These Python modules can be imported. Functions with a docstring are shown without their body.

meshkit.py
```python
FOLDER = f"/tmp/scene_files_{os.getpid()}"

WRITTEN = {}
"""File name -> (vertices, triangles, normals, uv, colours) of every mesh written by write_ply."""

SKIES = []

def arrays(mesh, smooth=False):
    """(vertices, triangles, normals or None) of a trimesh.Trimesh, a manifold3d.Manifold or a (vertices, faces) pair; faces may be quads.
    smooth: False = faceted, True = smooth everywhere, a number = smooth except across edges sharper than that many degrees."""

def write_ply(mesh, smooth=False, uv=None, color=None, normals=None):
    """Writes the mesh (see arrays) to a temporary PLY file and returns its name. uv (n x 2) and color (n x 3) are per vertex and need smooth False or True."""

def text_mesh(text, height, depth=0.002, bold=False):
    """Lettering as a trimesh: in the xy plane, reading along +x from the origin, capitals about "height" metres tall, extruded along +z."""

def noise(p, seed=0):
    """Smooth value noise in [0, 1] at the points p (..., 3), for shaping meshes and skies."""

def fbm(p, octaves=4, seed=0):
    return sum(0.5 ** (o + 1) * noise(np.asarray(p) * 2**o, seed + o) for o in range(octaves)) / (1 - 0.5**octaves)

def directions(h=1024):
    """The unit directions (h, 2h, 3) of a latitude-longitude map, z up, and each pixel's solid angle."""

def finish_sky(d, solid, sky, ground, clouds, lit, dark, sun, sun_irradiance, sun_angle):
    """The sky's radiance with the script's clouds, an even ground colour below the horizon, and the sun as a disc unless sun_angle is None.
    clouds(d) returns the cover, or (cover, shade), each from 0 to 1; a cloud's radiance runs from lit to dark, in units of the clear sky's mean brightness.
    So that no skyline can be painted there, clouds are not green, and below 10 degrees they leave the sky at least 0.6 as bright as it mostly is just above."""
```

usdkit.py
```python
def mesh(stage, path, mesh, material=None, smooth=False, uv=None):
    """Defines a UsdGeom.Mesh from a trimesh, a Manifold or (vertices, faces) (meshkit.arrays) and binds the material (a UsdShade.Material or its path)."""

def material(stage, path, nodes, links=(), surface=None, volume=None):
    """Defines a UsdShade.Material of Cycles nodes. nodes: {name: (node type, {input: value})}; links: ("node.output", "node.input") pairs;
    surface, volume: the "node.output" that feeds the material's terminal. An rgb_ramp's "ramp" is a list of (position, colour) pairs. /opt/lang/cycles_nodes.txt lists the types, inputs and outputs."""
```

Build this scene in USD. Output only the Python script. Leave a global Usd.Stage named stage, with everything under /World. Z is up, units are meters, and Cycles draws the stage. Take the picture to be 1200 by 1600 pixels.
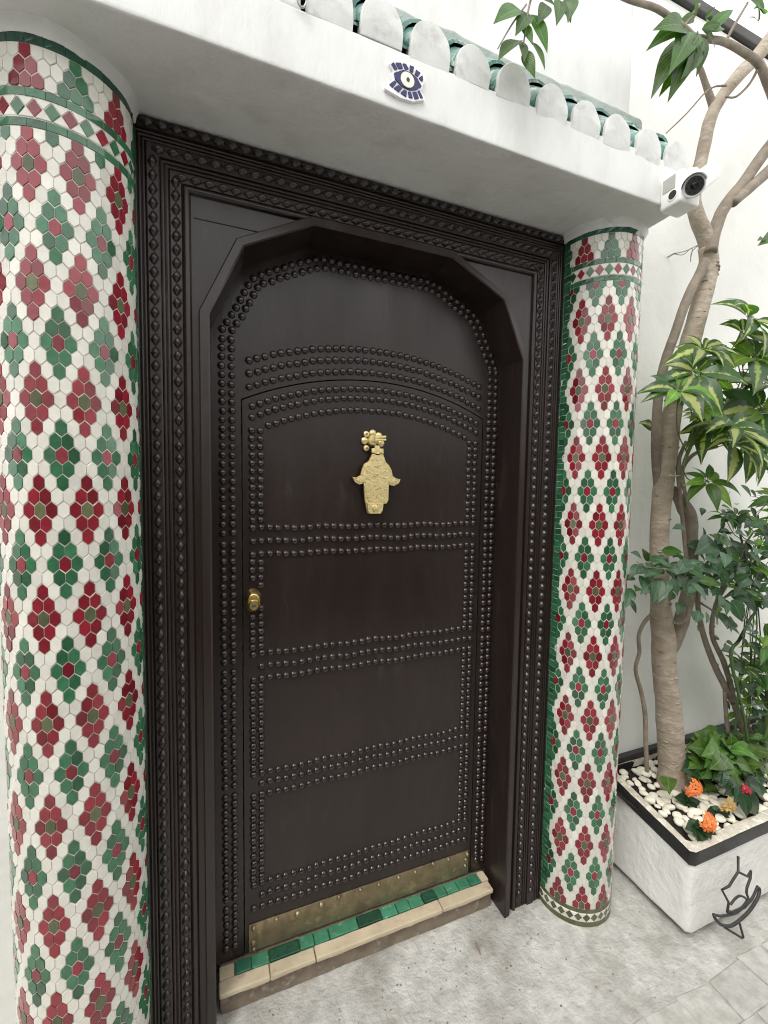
import math, random
import numpy as np
import trimesh
import shapely.geometry as sg
import usdkit, meshkit
from pxr import Usd, UsdGeom, UsdLux, UsdShade, Sdf, Gf, Vt

stage = Usd.Stage.CreateInMemory()
UsdGeom.SetStageUpAxis(stage, 'Z')
UsdGeom.SetStageMetersPerUnit(stage, 1.0)
UsdGeom.Xform.Define(stage, '/World')
rng = np.random.default_rng(7)
random.seed(7)

# ---------------------------------------------------------------- camera, sky, sun, exposure
CAM = np.array([-0.0810, -1.3870, 1.6270])
YAW, PITCH, ROLL, FPX = 0.374870, -0.0609802, 0.0148439, 674.64
_f = np.array([math.sin(YAW)*math.cos(PITCH), math.cos(YAW)*math.cos(PITCH), math.sin(PITCH)])
_r = np.array([math.cos(YAW), -math.sin(YAW), 0.0])
_u = np.cross(_r, _f)
RIGHT = math.cos(ROLL)*_r + math.sin(ROLL)*_u
UP = -math.sin(ROLL)*_r + math.cos(ROLL)*_u
cam = UsdGeom.Camera.Define(stage, '/World/camera')
cam.AddTransformOp().Set(Gf.Matrix4d(*[float(v) for row in ((*RIGHT, 0), (*UP, 0), (*(-_f), 0), (*CAM, 1)) for v in row]))
cam.CreateHorizontalApertureAttr(36.0)
cam.CreateVerticalApertureAttr(48.0)
cam.CreateFocalLengthAttr(36.0*FPX/1200.0)
cam.CreateClippingRangeAttr(Gf.Vec2f(0.05, 500))
cam.CreateExposureAttr(0.42)

SUN = np.array([-0.46, -0.38, 0.80]); SUN /= np.linalg.norm(SUN)
sun = UsdLux.DistantLight.Define(stage, '/World/sun')
sun.CreateIntensityAttr(0.4); sun.CreateAngleAttr(25.0); sun.CreateNormalizeAttr(True)
sun.CreateColorAttr(Gf.Vec3f(1.0, 0.97, 0.92))
_z = SUN; _x = np.cross([0, 0, 1.0], _z); _x /= np.linalg.norm(_x); _y = np.cross(_z, _x)
sun.AddTransformOp().Set(Gf.Matrix4d(*[float(v) for row in ((*_x, 0), (*_y, 0), (*_z, 0), (0, 0, 6, 1)) for v in row]))
dome = UsdLux.DomeLight.Define(stage, '/World/sky')
usdkit.material(stage, '/World/Looks/sky', {
    's': ('sky_texture', {'sky_type': 'single_scattering', 'sun_disc': False, 'sun_elevation': float(math.asin(SUN[2])), 'sun_rotation': float(math.atan2(SUN[0], SUN[1])), 'air_density': 1.0, 'aerosol_density': 1.0}),
    'tc': ('texture_coordinate', {}), 'n': ('noise_texture', {'scale': 2.2, 'detail': 5.0}),
    'r': ('map_range', {'from_min': 0.3, 'from_max': 0.7, 'to_min': 0.84, 'to_max': 0.96, 'clamp': True}),
    'cl': ('mix', {'mix_type': 'mix', 'color1': (8.8, 8.9, 8.9), 'color2': (12.0, 11.8, 11.4)}),       # even white overcast
    'm': ('mix', {'mix_type': 'mix'}), 'b': ('background_shader', {'strength': 0.14})},
    [('tc.generated', 'n.vector'), ('n.fac', 'r.value'), ('r.result', 'm.fac'), ('n.fac', 'cl.fac'),
     ('s.color', 'm.color1'), ('cl.color', 'm.color2'), ('m.color', 'b.color')], surface='b.background')
UsdShade.MaterialBindingAPI.Apply(dome.GetPrim()).Bind(UsdShade.Material.Get(stage, '/World/Looks/sky'))
dome.GetPrim().SetCustomDataByKey('kind', 'structure')

# ---------------------------------------------------------------- scene tree helpers
used = {}
def unique(parent, name):
    k = used.get((parent, name), 0); used[(parent, name)] = k + 1
    return name if k == 0 else f'{name}_{k:03d}'
def tag(p, label=None, cat=None, group=None, kind=None):
    p = p.GetPrim() if hasattr(p, 'GetPrim') else p
    for k, v in (('label', label), ('category', cat), ('group', group), ('kind', kind)):
        if v: p.SetCustomDataByKey(k, v)
    return p
def thing(name, label, cat, loc=(0, 0, 0), group=None):
    x = UsdGeom.Xform.Define(stage, '/World/' + unique('/World', name))
    x.AddTranslateOp().Set(Gf.Vec3d(*map(float, loc)))
    return tag(x, label, cat, group, 'thing')
origin = {}
def obj(name, mesh, mat, parent=None, smooth=False, uv=None, kind=None, label=None):
    """One Mesh prim; vertices are given in world coordinates and moved into the parent's frame."""
    pp = str(parent.GetPath()) if parent is not None else '/World'
    path = pp + '/' + unique(pp, name)
    v, f = (mesh.vertices, mesh.faces) if hasattr(mesh, 'vertices') else mesh
    v = np.asarray(v, float); f = np.asarray(f, int)
    top = '/'.join(path.split('/')[:3])
    if parent is not None:
        if top not in origin:
            xf = UsdGeom.Xformable(stage.GetPrimAtPath(top)).GetLocalTransformation()
            origin[top] = np.array(xf.ExtractTranslation())
        v = v - origin[top]
    if f.shape[1] == 4: f = np.vstack([f[:, [0, 1, 2]], f[:, [0, 2, 3]]])
    m = usdkit.mesh(stage, path, trimesh.Trimesh(v, f, process=False), f'/World/Looks/{mat}', smooth=smooth, uv=uv)
    return tag(m, label=label, kind=kind)

# ---------------------------------------------------------------- mesh helpers
class MB:
    def __init__(s): s.v, s.f, s.n = [], [], 0
    def add(s, v, f):
        v = np.asarray(v, float); f = np.asarray(f, int)
        if f.shape[1] == 4: f = np.vstack([f[:, [0, 1, 2]], f[:, [0, 2, 3]]])
        s.v.append(v); s.f.append(f + s.n); s.n += len(v); return s
    def mesh(s): return np.vstack(s.v), np.vstack(s.f)
def box(x0, x1, y0, y1, z0, z1):
    v = np.array([(x, y, z) for x in (x0, x1) for y in (y0, y1) for z in (z0, z1)], float)
    return v, np.array([(0, 1, 3, 2), (4, 6, 7, 5), (0, 4, 5, 1), (2, 3, 7, 6), (0, 2, 6, 4), (1, 5, 7, 3)])
def cham(x0, x1, y0, y1, z0, z1, c=.003):
    """box with chamfered edges: hull of shrunk boxes"""
    p = []
    for a, b, d in ((0, c, c), (c, 0, c), (c, c, 0)):
        p += [(x, y, z) for x in (x0+a, x1-a) for y in (y0+b, y1-b) for z in (z0+d, z1-d)]
    h = trimesh.Trimesh(p).convex_hull
    return h.vertices, h.faces
def rbox(lo, hi, r=.01, step=.05, amp=.0, nscale=6., seed=0):
    """rounded box as grids, with hand-made waviness"""
    lo, hi = np.array(lo, float), np.array(hi, float)
    ax = []
    for k in range(3):
        n = max(1, int(round((hi[k]-lo[k]-2*r)/step)))
        ax.append(np.concatenate([[lo[k], lo[k]+r*.3, lo[k]+r], np.linspace(lo[k]+r, hi[k]-r, n+1)[1:-1], [hi[k]-r, hi[k]-r*.3, hi[k]]]))
    V, F, n0 = [], [], 0
    for k in range(3):
        a, b = [(1, 2), (2, 0), (0, 1)][k]
        A, B = np.meshgrid(ax[a], ax[b], indexing='ij')
        for side in (0, 1):
            P = np.empty(A.shape+(3,)); P[..., a] = A; P[..., b] = B; P[..., k] = hi[k] if side else lo[k]
            i, j = np.meshgrid(np.arange(A.shape[0]-1), np.arange(A.shape[1]-1), indexing='ij')
            w = A.shape[1]; q = np.stack([i*w+j, (i+1)*w+j, (i+1)*w+j+1, i*w+j+1], -1).reshape(-1, 4)
            if not side: q = q[:, ::-1]
            V.append(P.reshape(-1, 3)); F.append(q+n0); n0 += A.size
    V = np.vstack(V); F = np.vstack(F)
    key, inv = np.unique(np.round(V, 6), axis=0, return_inverse=True)
    F = inv.ravel()[F]; V = key
    inner = np.clip(V, lo+r, hi-r); d = V-inner; L = np.linalg.norm(d, axis=1, keepdims=True)
    nrm = d/np.maximum(L, 1e-9); V = inner+nrm*r
    if amp: V = V+nrm*((meshkit.fbm(V*nscale+31.7*seed, 4, seed)-.5)*2*amp)[:, None]
    return V, F
def extrude(poly, y0, y1):
    """shapely polygon in (x,z) extruded along y from y0 (front, nearer the alley) to y1"""
    m = trimesh.creation.extrude_polygon(poly, abs(y1-y0), engine='earcut')
    v = m.vertices
    return np.stack([v[:, 0], max(y0, y1)-v[:, 2], v[:, 1]], 1), m.faces.copy()
def sweep(poly, prof, closed=False):
    """poly: 2d points (x,z); prof: (offset to the left of travel, y). Mitred."""
    P = np.asarray(poly, float); n = len(P); off = []
    for i in range(n):
        d1 = P[i]-P[i-1] if i > 0 or closed else P[1]-P[0]
        d2 = P[(i+1) % n]-P[i] if i < n-1 or closed else P[-1]-P[-2]
        d1 = d1/np.linalg.norm(d1); d2 = d2/np.linalg.norm(d2)
        n1 = np.array([-d1[1], d1[0]]); n2 = np.array([-d2[1], d2[0]])
        m = n1+n2; off.append(m/(1+n1@n2))
    off = np.array(off); m = len(prof)
    V = np.array([[(P[i]+off[i]*a)[0], y, (P[i]+off[i]*a)[1]] for i in range(n) for a, y in prof])
    F = [(i*m+j, i*m+j+1, (i+1)*m+j+1, (i+1)*m+j) for i in range(n-1) for j in range(m-1)]
    return V, np.array(F)
def spline(P, k=4):
    P = np.asarray(P, float); out = []
    n = len(P)
    for i in range(n-1):
        a, b, c, d = P[max(i-1, 0)], P[i], P[i+1], P[min(i+2, n-1)]
        for t in np.arange(k)/k:
            out.append(.5*((2*b)+(-a+c)*t+(2*a-5*b+4*c-d)*t*t+(-a+3*b-3*c+d)*t**3))
    out.append(P[-1]); return np.array(out)
def tube(P, sides=8, k=3, bump=0., seed=0, cap=True):
    """P: (x,y,z,r) points"""
    S = spline(P, k) if k > 1 else np.asarray(P, float)
    p, r = S[:, :3], np.maximum(S[:, 3], .0008)
    t = np.gradient(p, axis=0); t /= np.linalg.norm(t, axis=1, keepdims=True)+1e-12
    a = np.zeros_like(t); a[0] = np.cross(t[0], [1, .3, .2]); a[0] /= np.linalg.norm(a[0])
    for i in range(1, len(p)):
        a[i] = a[i-1]-t[i]*(a[i-1]@t[i]); a[i] /= np.linalg.norm(a[i])
    b = np.cross(t, a); g = np.arange(sides)*2*np.pi/sides
    R = np.repeat(r[:, None], sides, 1)
    V = p[:, None]+R[..., None]*(np.cos(g)[None, :, None]*a[:, None]+np.sin(g)[None, :, None]*b[:, None])
    if bump:
        nz = meshkit.fbm(V*np.array([14, 14, 22.])+seed*7.7, 3, seed)-.5
        V = p[:, None]+(V-p[:, None])*(1+bump*nz[..., None])
    m = len(p); i, j = np.meshgrid(np.arange(m-1), np.arange(sides), indexing='ij')
    F = np.stack([i*sides+j, i*sides+(j+1) % sides, (i+1)*sides+(j+1) % sides, (i+1)*sides+j], -1).reshape(-1, 4)
    F = np.vstack([F[:, [0, 1, 2]], F[:, [0, 2, 3]]]); V = V.reshape(-1, 3)
    if cap:
        c = len(V); V = np.vstack([V, p[0], p[-1]]); j = np.arange(sides); e = (m-1)*sides
        F = np.vstack([F, np.stack([np.full(sides, c), (j+1) % sides, j], 1), np.stack([np.full(sides, c+1), e+j, e+(j+1) % sides], 1)])
    return V, F
def revolve(prof, centre, axis=2, n=20):
    """prof: (radius, height) pairs"""
    g = np.arange(n)*2*np.pi/n; pr = np.asarray(prof, float); m = len(pr)
    V = np.stack([pr[:, None, 0]*np.cos(g), pr[:, None, 0]*np.sin(g), np.repeat(pr[:, 1:2], n, 1)], -1).reshape(-1, 3)
    if axis == 1: V = np.stack([V[:, 0], -V[:, 2], V[:, 1]], 1)      # height goes towards -y
    i, j = np.meshgrid(np.arange(m-1), np.arange(n), indexing='ij')
    F = np.stack([i*n+j, i*n+(j+1) % n, (i+1)*n+(j+1) % n, (i+1)*n+j], -1).reshape(-1, 4)
    return V+np.asarray(centre, float), F
def align(V, d):
    """turn +z of V to direction d"""
    d = np.asarray(d, float); d = d/np.linalg.norm(d)
    a = np.cross([0, 0, 1.], d); s = np.linalg.norm(a)
    if s < 1e-9: return V if d[2] > 0 else V*np.array([1, -1, -1])
    return V @ trimesh.transformations.rotation_matrix(math.atan2(s, d[2]), a/s)[:3, :3].T
def seen(p):
    """how large a small piece at p shows: nearer is larger"""
    return -np.linalg.norm(np.asarray(p)-CAM)

# ---------------------------------------------------------------- materials
def mat(name, c1, c2=None, rough=.5, scale=8., bump=0., bscale=40., bdist=.004, var=0., metallic=0., rvar=0., c3=None, s3=1.5, t3=(.5, .7), spec=.5, translucent=0., stretch=(1, 1, 1), sheen=None, coat=0., detail=5.):
    c2 = c2 or tuple(x*.85 for x in c1)
    nodes = {'g': ('geometry', {}), 'mp': ('mapping', {'scale': stretch}), 'n': ('noise_texture', {'scale': scale, 'detail': detail, 'roughness': .6}),
             'rp': ('map_range', {'from_min': .35, 'from_max': .65, 'clamp': True}),
             'm': ('mix', {'mix_type': 'mix', 'color1': c1, 'color2': c2}),
             'p': ('principled_bsdf', {'roughness': rough, 'metallic': metallic, 'specular_ior_level': spec, 'coat_weight': coat, 'coat_roughness': .12})}
    links = [('g.position', 'mp.vector'), ('mp.vector', 'n.vector'), ('n.fac', 'rp.value'), ('rp.result', 'm.fac')]
    col = 'm.color'
    if c3:
        nodes['n3'] = ('noise_texture', {'scale': s3, 'detail': 6.0, 'roughness': .65}); nodes['r3'] = ('map_range', {'from_min': t3[0], 'from_max': t3[1], 'clamp': True})
        nodes['m3'] = ('mix', {'mix_type': 'mix', 'color2': c3})
        links += [('mp.vector', 'n3.vector'), ('n3.fac', 'r3.value'), ('r3.result', 'm3.fac'), (col, 'm3.color1')]; col = 'm3.color'
    if var:
        nodes.update({'oi': ('object_info', {}), 'ad': ('math', {'math_type': 'add'}), 'fr': ('math', {'math_type': 'fraction'}),
                      'vr': ('map_range', {'to_min': 1-var, 'to_max': 1+var}), 'h': ('hsv', {'saturation': 1.0})})
        links += [('oi.random', 'ad.value1'), ('g.random_per_island', 'ad.value2'), ('ad.value', 'fr.value1'), ('fr.value', 'vr.value'), ('vr.result', 'h.value'), (col, 'h.color')]; col = 'h.color'
    if rvar:
        nodes['rr'] = ('map_range', {'from_min': .3, 'from_max': .7, 'to_min': rough-rvar, 'to_max': rough+rvar, 'clamp': True})
        nodes['nr'] = ('noise_texture', {'scale': scale*.6, 'detail': 4.0}); links += [('mp.vector', 'nr.vector'), ('nr.fac', 'rr.value'), ('rr.result', 'p.roughness')]
    if bump:
        nodes['nb'] = ('noise_texture', {'scale': bscale, 'detail': 4.0, 'roughness': .6}); nodes['b'] = ('bump', {'strength': bump, 'distance': bdist})
        links += [('mp.vector', 'nb.vector'), ('nb.fac', 'b.height'), ('b.normal', 'p.normal')]
    links.append((col, 'p.base_color'))
    out = 'p.BSDF'
    if translucent:
        nodes['t'] = ('translucent_bsdf', {}); nodes['br'] = ('mix', {'mix_type': 'multiply', 'fac': 1.0, 'color2': (1.5, 1.6, .6)})
        nodes['mc'] = ('mix_closure', {'fac': translucent})
        links += [(col, 'br.color1'), ('br.color', 't.color'), ('p.BSDF', 'mc.closure1'), ('t.BSDF', 'mc.closure2')]; out = 'mc.closure'
    usdkit.material(stage, f'/World/Looks/{name}', nodes, links, surface=out)
def leafmat(name, green, yellow, trans=.3, rough=.35, thresh=.16):
    """variegated leaf: a pale flame along the midrib, uv.x across, uv.y along"""
    usdkit.material(stage, f'/World/Looks/{name}', {
        'uv': ('uvmap', {'attribute': 'st'}), 'sx': ('separate_xyz', {}), 'g': ('geometry', {}), 'n': ('noise_texture', {'scale': 55.0, 'detail': 5.0, 'roughness': .65}),
        'c': ('math', {'math_type': 'subtract', 'value2': .5}), 'a': ('math', {'math_type': 'absolute'}), 'ns': ('math', {'math_type': 'multiply_add', 'value2': -.55, 'value3': .275}),
        's': ('math', {'math_type': 'add'}), 'oi': ('object_info', {}), 'o2': ('map_range', {'to_min': -.13, 'to_max': .12}), 's2': ('math', {'math_type': 'add'}),
        'r': ('map_range', {'from_min': thresh-.045, 'from_max': thresh+.045, 'to_min': 1.0, 'to_max': 0.0, 'clamp': True}),
        'm': ('mix', {'mix_type': 'mix', 'color1': green, 'color2': yellow}), 'hv': ('map_range', {'to_min': .7, 'to_max': 1.25}), 'h': ('hsv', {}),
        'p': ('principled_bsdf', {'roughness': rough}), 't': ('translucent_bsdf', {}), 'br': ('mix', {'mix_type': 'multiply', 'fac': 1.0, 'color2': (1.4, 1.5, .7)}), 'mc': ('mix_closure', {'fac': trans})},
        [('uv.UV', 'sx.vector'), ('g.position', 'n.vector'), ('sx.x', 'c.value1'), ('c.value', 'a.value1'), ('n.fac', 'ns.value1'), ('a.value', 's.value1'), ('ns.value', 's.value2'),
         ('oi.random', 'o2.value'), ('s.value', 's2.value1'), ('o2.result', 's2.value2'), ('s2.value', 'r.value'), ('r.result', 'm.fac'), ('oi.random', 'hv.value'), ('hv.result', 'h.value'), ('m.color', 'h.color'),
         ('h.color', 'p.base_color'), ('h.color', 'br.color1'), ('br.color', 't.color'), ('p.BSDF', 'mc.closure1'), ('t.BSDF', 'mc.closure2')], surface='mc.closure')

def leafplain(name, c1, c2, rough=.33, trans=.25):
    """plain green leaf with paler midrib and faint side veins; uv.x across, uv.y along"""
    usdkit.material(stage, f'/World/Looks/{name}', {
        'uv': ('uvmap', {'attribute': 'st'}), 'sx': ('separate_xyz', {}), 'g': ('geometry', {}), 'n': ('noise_texture', {'scale': 30.0, 'detail': 4.0}),
        'rp': ('map_range', {'from_min': .35, 'from_max': .65, 'clamp': True}), 'm': ('mix', {'mix_type': 'mix', 'color1': c1, 'color2': c2}),
        'c': ('math', {'math_type': 'subtract', 'value2': .5}), 'a': ('math', {'math_type': 'absolute'}),
        'mr': ('map_range', {'from_min': .015, 'from_max': .05, 'to_min': .5, 'to_max': 0.0, 'clamp': True}), 'vm': ('mix', {'mix_type': 'mix', 'color2': tuple(min(1, x*1.9+.03) for x in c1)}),
        'k1': ('math', {'math_type': 'multiply', 'value2': -7.0}), 'k2': ('math', {'math_type': 'multiply_add', 'value2': 9.0}), 'fr': ('math', {'math_type': 'pingpong', 'value2': .5}),
        'b': ('bump', {'strength': .35, 'distance': .003}), 'oi': ('object_info', {}), 'hv': ('map_range', {'to_min': .62, 'to_max': 1.35}), 'hh': ('map_range', {'to_min': .485, 'to_max': .512}), 'h': ('hsv', {}),
        'p': ('principled_bsdf', {'roughness': rough}), 't': ('translucent_bsdf', {}), 'br': ('mix', {'mix_type': 'multiply', 'fac': 1.0, 'color2': (1.5, 1.6, .6)}), 'mc': ('mix_closure', {'fac': trans})},
        [('uv.UV', 'sx.vector'), ('g.position', 'n.vector'), ('n.fac', 'rp.value'), ('rp.result', 'm.fac'), ('sx.x', 'c.value1'), ('c.value', 'a.value1'), ('a.value', 'mr.value'), ('mr.result', 'vm.fac'), ('m.color', 'vm.color1'),
         ('a.value', 'k1.value1'), ('sx.y', 'k2.value1'), ('k1.value', 'k2.value3'), ('k2.value', 'fr.value1'), ('fr.value', 'b.height'), ('b.normal', 'p.normal'),
         ('oi.random', 'hv.value'), ('hv.result', 'h.value'), ('oi.random', 'hh.value'), ('hh.result', 'h.hue'), ('vm.color', 'h.color'), ('h.color', 'p.base_color'), ('h.color', 'br.color1'), ('br.color', 't.color'),
         ('p.BSDF', 'mc.closure1'), ('t.BSDF', 'mc.closure2')], surface='mc.closure')

mat('white_wall', (.80, .80, .76), (.76, .765, .73), rough=.75, scale=2.2, bump=.35, bscale=9., bdist=.012, c3=(.70, .70, .66), s3=3.5, t3=(.56, .75))
mat('white_fascia', (.68, .685, .675), (.64, .645, .63), rough=.7, scale=4., bump=.6, bscale=20., bdist=.007, c3=(.57, .572, .545), s3=8., t3=(.52, .75), stretch=(1, 1, .35))
mat('dome_plaster', (.64, .645, .63), (.56, .565, .55), rough=.8, scale=14., bump=.4, bscale=40., bdist=.004, c3=(.43, .435, .41), s3=20., t3=(.56, .76))
mat('door_paint', (.0195, .0122, .0104), (.0145, .0092, .0080), rough=.31, scale=7., rvar=.13, bump=.35, bscale=60., bdist=.0025, c3=(.040, .029, .025), s3=18., t3=(.58, .76), stretch=(1, 1, .3), spec=.45)
mat('door_paint_gloss', (.018, .0112, .0098), (.013, .0084, .0076), rough=.22, scale=30., var=.15, rvar=.05, spec=.65, coat=.2, bump=.1, bscale=90., bdist=.002)
mat('diamond_paint', (.0175, .011, .0095), (.0125, .008, .0072), rough=.3, scale=30., var=.2, rvar=.08, spec=.6, bump=.15, bscale=90., bdist=.002)
mat('glaze_red', (.20, .012, .022), (.15, .009, .017), rough=.12, scale=60., var=.34, rvar=.07, bump=.12, bscale=70., bdist=.0025, coat=.5)
mat('glaze_green', (.030, .120, .058), (.020, .085, .040), rough=.12, scale=60., var=.42, rvar=.07, bump=.12, bscale=70., bdist=.0025, coat=.5)
mat('glaze_dark_green', (.010, .075, .042), (.006, .05, .028), rough=.15, scale=60., var=.35, rvar=.06, bump=.1, bscale=70., bdist=.0025, coat=.5)
mat('glaze_olive', (.10, .11, .055), (.075, .085, .04), rough=.2, scale=60., var=.3, bump=.12, bscale=70., bdist=.0025)
mat('glaze_white', (.67, .655, .595), (.61, .595, .53), rough=.2, scale=45., var=.10, rvar=.07, bump=.14, bscale=60., bdist=.003, coat=.3)
mat('grout', (.74, .71, .63), (.42, .39, .32), rough=.85, scale=14., bump=.3, bscale=120., bdist=.002)
mat('step_green', (.045, .20, .115), (.03, .145, .08), rough=.2, scale=40., var=.3, rvar=.08, c3=(.22, .33, .26), s3=45., t3=(.58, .72), coat=.4)
mat('roof_glaze', (.06, .20, .165), (.012, .07, .055), rough=.22, scale=16., var=.25, rvar=.1, bump=.3, bscale=50., bdist=.004, c3=(.42, .47, .42), s3=26., t3=(.53, .66))
mat('roof_mortar', (.36, .40, .37), (.26, .31, .28), rough=.85, scale=12., bump=.6, bscale=45., bdist=.008)
mat('brass', (.80, .62, .26), (.70, .52, .20), rough=.3, scale=40., metallic=1.0, bump=.3, bscale=120., bdist=.002, rvar=.1)
mat('pale_brass', (.82, .69, .37), (.74, .61, .30), rough=.4, scale=60., metallic=.8, bump=.7, bscale=110., bdist=.003, c3=(.42, .31, .13), s3=95., t3=(.55, .67))
mat('aged_brass', (.29, .24, .15), (.18, .145, .09), rough=.45, scale=18., metallic=.75, bump=.4, bscale=40., bdist=.004, c3=(.40, .33, .19), s3=14., t3=(.55, .68))
mat('beige_stone', (.56, .48, .34), (.46, .38, .26), rough=.5, scale=14., bump=.4, bscale=45., bdist=.004, c3=(.36, .29, .20), s3=22., t3=(.58, .72), var=.08)
mat('brown_stone', (.25, .20, .145), (.17, .135, .10), rough=.65, scale=18., bump=.6, bscale=50., bdist=.006, c3=(.40, .36, .29), s3=20., t3=(.56, .7))
mat('cement', (.58, .57, .54), (.41, .405, .38), rough=.78, scale=22., bump=1., bscale=60., bdist=.009, c3=(.28, .265, .235), s3=3.4, t3=(.47, .70), detail=10.)
mat('stain_cement', (.50, .49, .46), (.36, .355, .33), rough=.72, scale=22., bump=.8, bscale=55., bdist=.007, c3=(.31, .295, .26), s3=4., t3=(.50, .76), var=.08, detail=9.)
mat('planter_white', (.80, .80, .77), (.72, .72, .69), rough=.6, scale=6., bump=.6, bscale=26., bdist=.012)
mat('planter_rim', (.62, .58, .48), (.48, .44, .36), rough=.8, scale=22., bump=.6, bscale=60., bdist=.006, c3=(.74, .71, .62), s3=30., t3=(.5, .6))
mat('black_paint', (.012, .012, .013), (.02, .02, .02), rough=.4, scale=20., bump=.3, bscale=60., bdist=.003)
mat('iron', (.02, .02, .02), (.035, .032, .03), rough=.5, scale=40., bump=.4, bscale=90., bdist=.002)
mat('steel', (.42, .43, .42), (.30, .30, .29), rough=.35, scale=40., metallic=.8)
mat('soil', (.030, .024, .018), (.016, .012, .010), rough=.95, scale=40., bump=1., bscale=80., bdist=.01)
mat('pebble', (.80, .77, .66), (.70, .66, .54), rough=.42, scale=30., var=.1, bump=.15, bscale=60., bdist=.003)
mat('bark', (.38, .325, .255), (.28, .23, .175), rough=.8, scale=15., bump=.8, bscale=34., bdist=.008, c3=(.46, .41, .335), s3=17., t3=(.54, .72), stretch=(1, 1, 1.9), detail=8.)
mat('bark_dark', (.255, .215, .168), (.17, .14, .108), rough=.8, scale=20., bump=.6, bscale=50., bdist=.006, c3=(.31, .265, .21), s3=24., t3=(.56, .72))
mat('green_stem', (.06, .10, .03), (.04, .075, .02), rough=.45, scale=20.)
leafplain('leaf_tree', (.055, .130, .018), (.036, .092, .014), rough=.35, trans=.36)
leafplain('leaf_shrub', (.050, .112, .050), (.032, .076, .037), rough=.3, trans=.28)
leafplain('leaf_lime', (.15, .29, .03), (.10, .21, .02), rough=.4, trans=.4)
leafplain('leaf_low', (.105, .205, .040), (.055, .125, .026), rough=.28, trans=.3)
leafplain('leaf_dark', (.020, .054, .021), (.013, .038, .015), rough=.3, trans=.15)
leafmat('leaf_variegated', (.040, .098, .026), (.44, .49, .16), thresh=.12, trans=.42)
leafmat('leaf_variegated_pale', (.07, .14, .022), (.52, .57, .22), trans=.45, thresh=.21)
leafmat('leaf_green_whorl', (.034, .092, .030), (.30, .40, .10), thresh=.03, trans=.36)
mat('orange_petal', (.85, .27, .07), (.78, .20, .05), rough=.55, scale=60., var=.2, translucent=.25)
mat('faded_petal', (.62, .40, .14), (.45, .30, .10), rough=.6, scale=60., var=.25, translucent=.2)
mat('red_petal', (.50, .02, .05), (.38, .015, .04), rough=.5, scale=60., var=.2, translucent=.2)
mat('white_plastic', (.82, .82, .80), (.79, .79, .77), rough=.32, scale=10.)
mat('grey_plastic', (.42, .41, .38), (.36, .35, .33), rough=.5, scale=10.)
mat('lens_black', (.006, .006, .007), (.008, .008, .009), rough=.08, scale=10.)
mat('black_plastic', (.02, .02, .022), (.02, .02, .022), rough=.35, scale=10.)
mat('eye_white', (.80, .79, .80), (.76, .75, .77), rough=.22, scale=60., bump=.1, bscale=200., bdist=.001)
mat('eye_blue', (.008, .009, .095), (.006, .006, .06), rough=.18, scale=120., bump=.12, bscale=200., bdist=.001)
mat('eye_cream', (.74, .72, .62), (.70, .68, .57), rough=.25, scale=60.)
mat('gutter', (.035, .035, .033), (.06, .058, .052), rough=.6, scale=6., bump=.3, bscale=30., bdist=.004)
mat('string', (.62, .56, .42), (.5, .45, .34), rough=.9, scale=50.)

mat('added_dado_paint', (.12, .105, .092), (.09, .08, .07), rough=.6, scale=2.)  # dark colour of the added band mirrored in the door
mat('pale_render', (.80, .79, .775), (.72, .71, .70), rough=.8, scale=2., bump=.3, bscale=10., bdist=.01)

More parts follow.
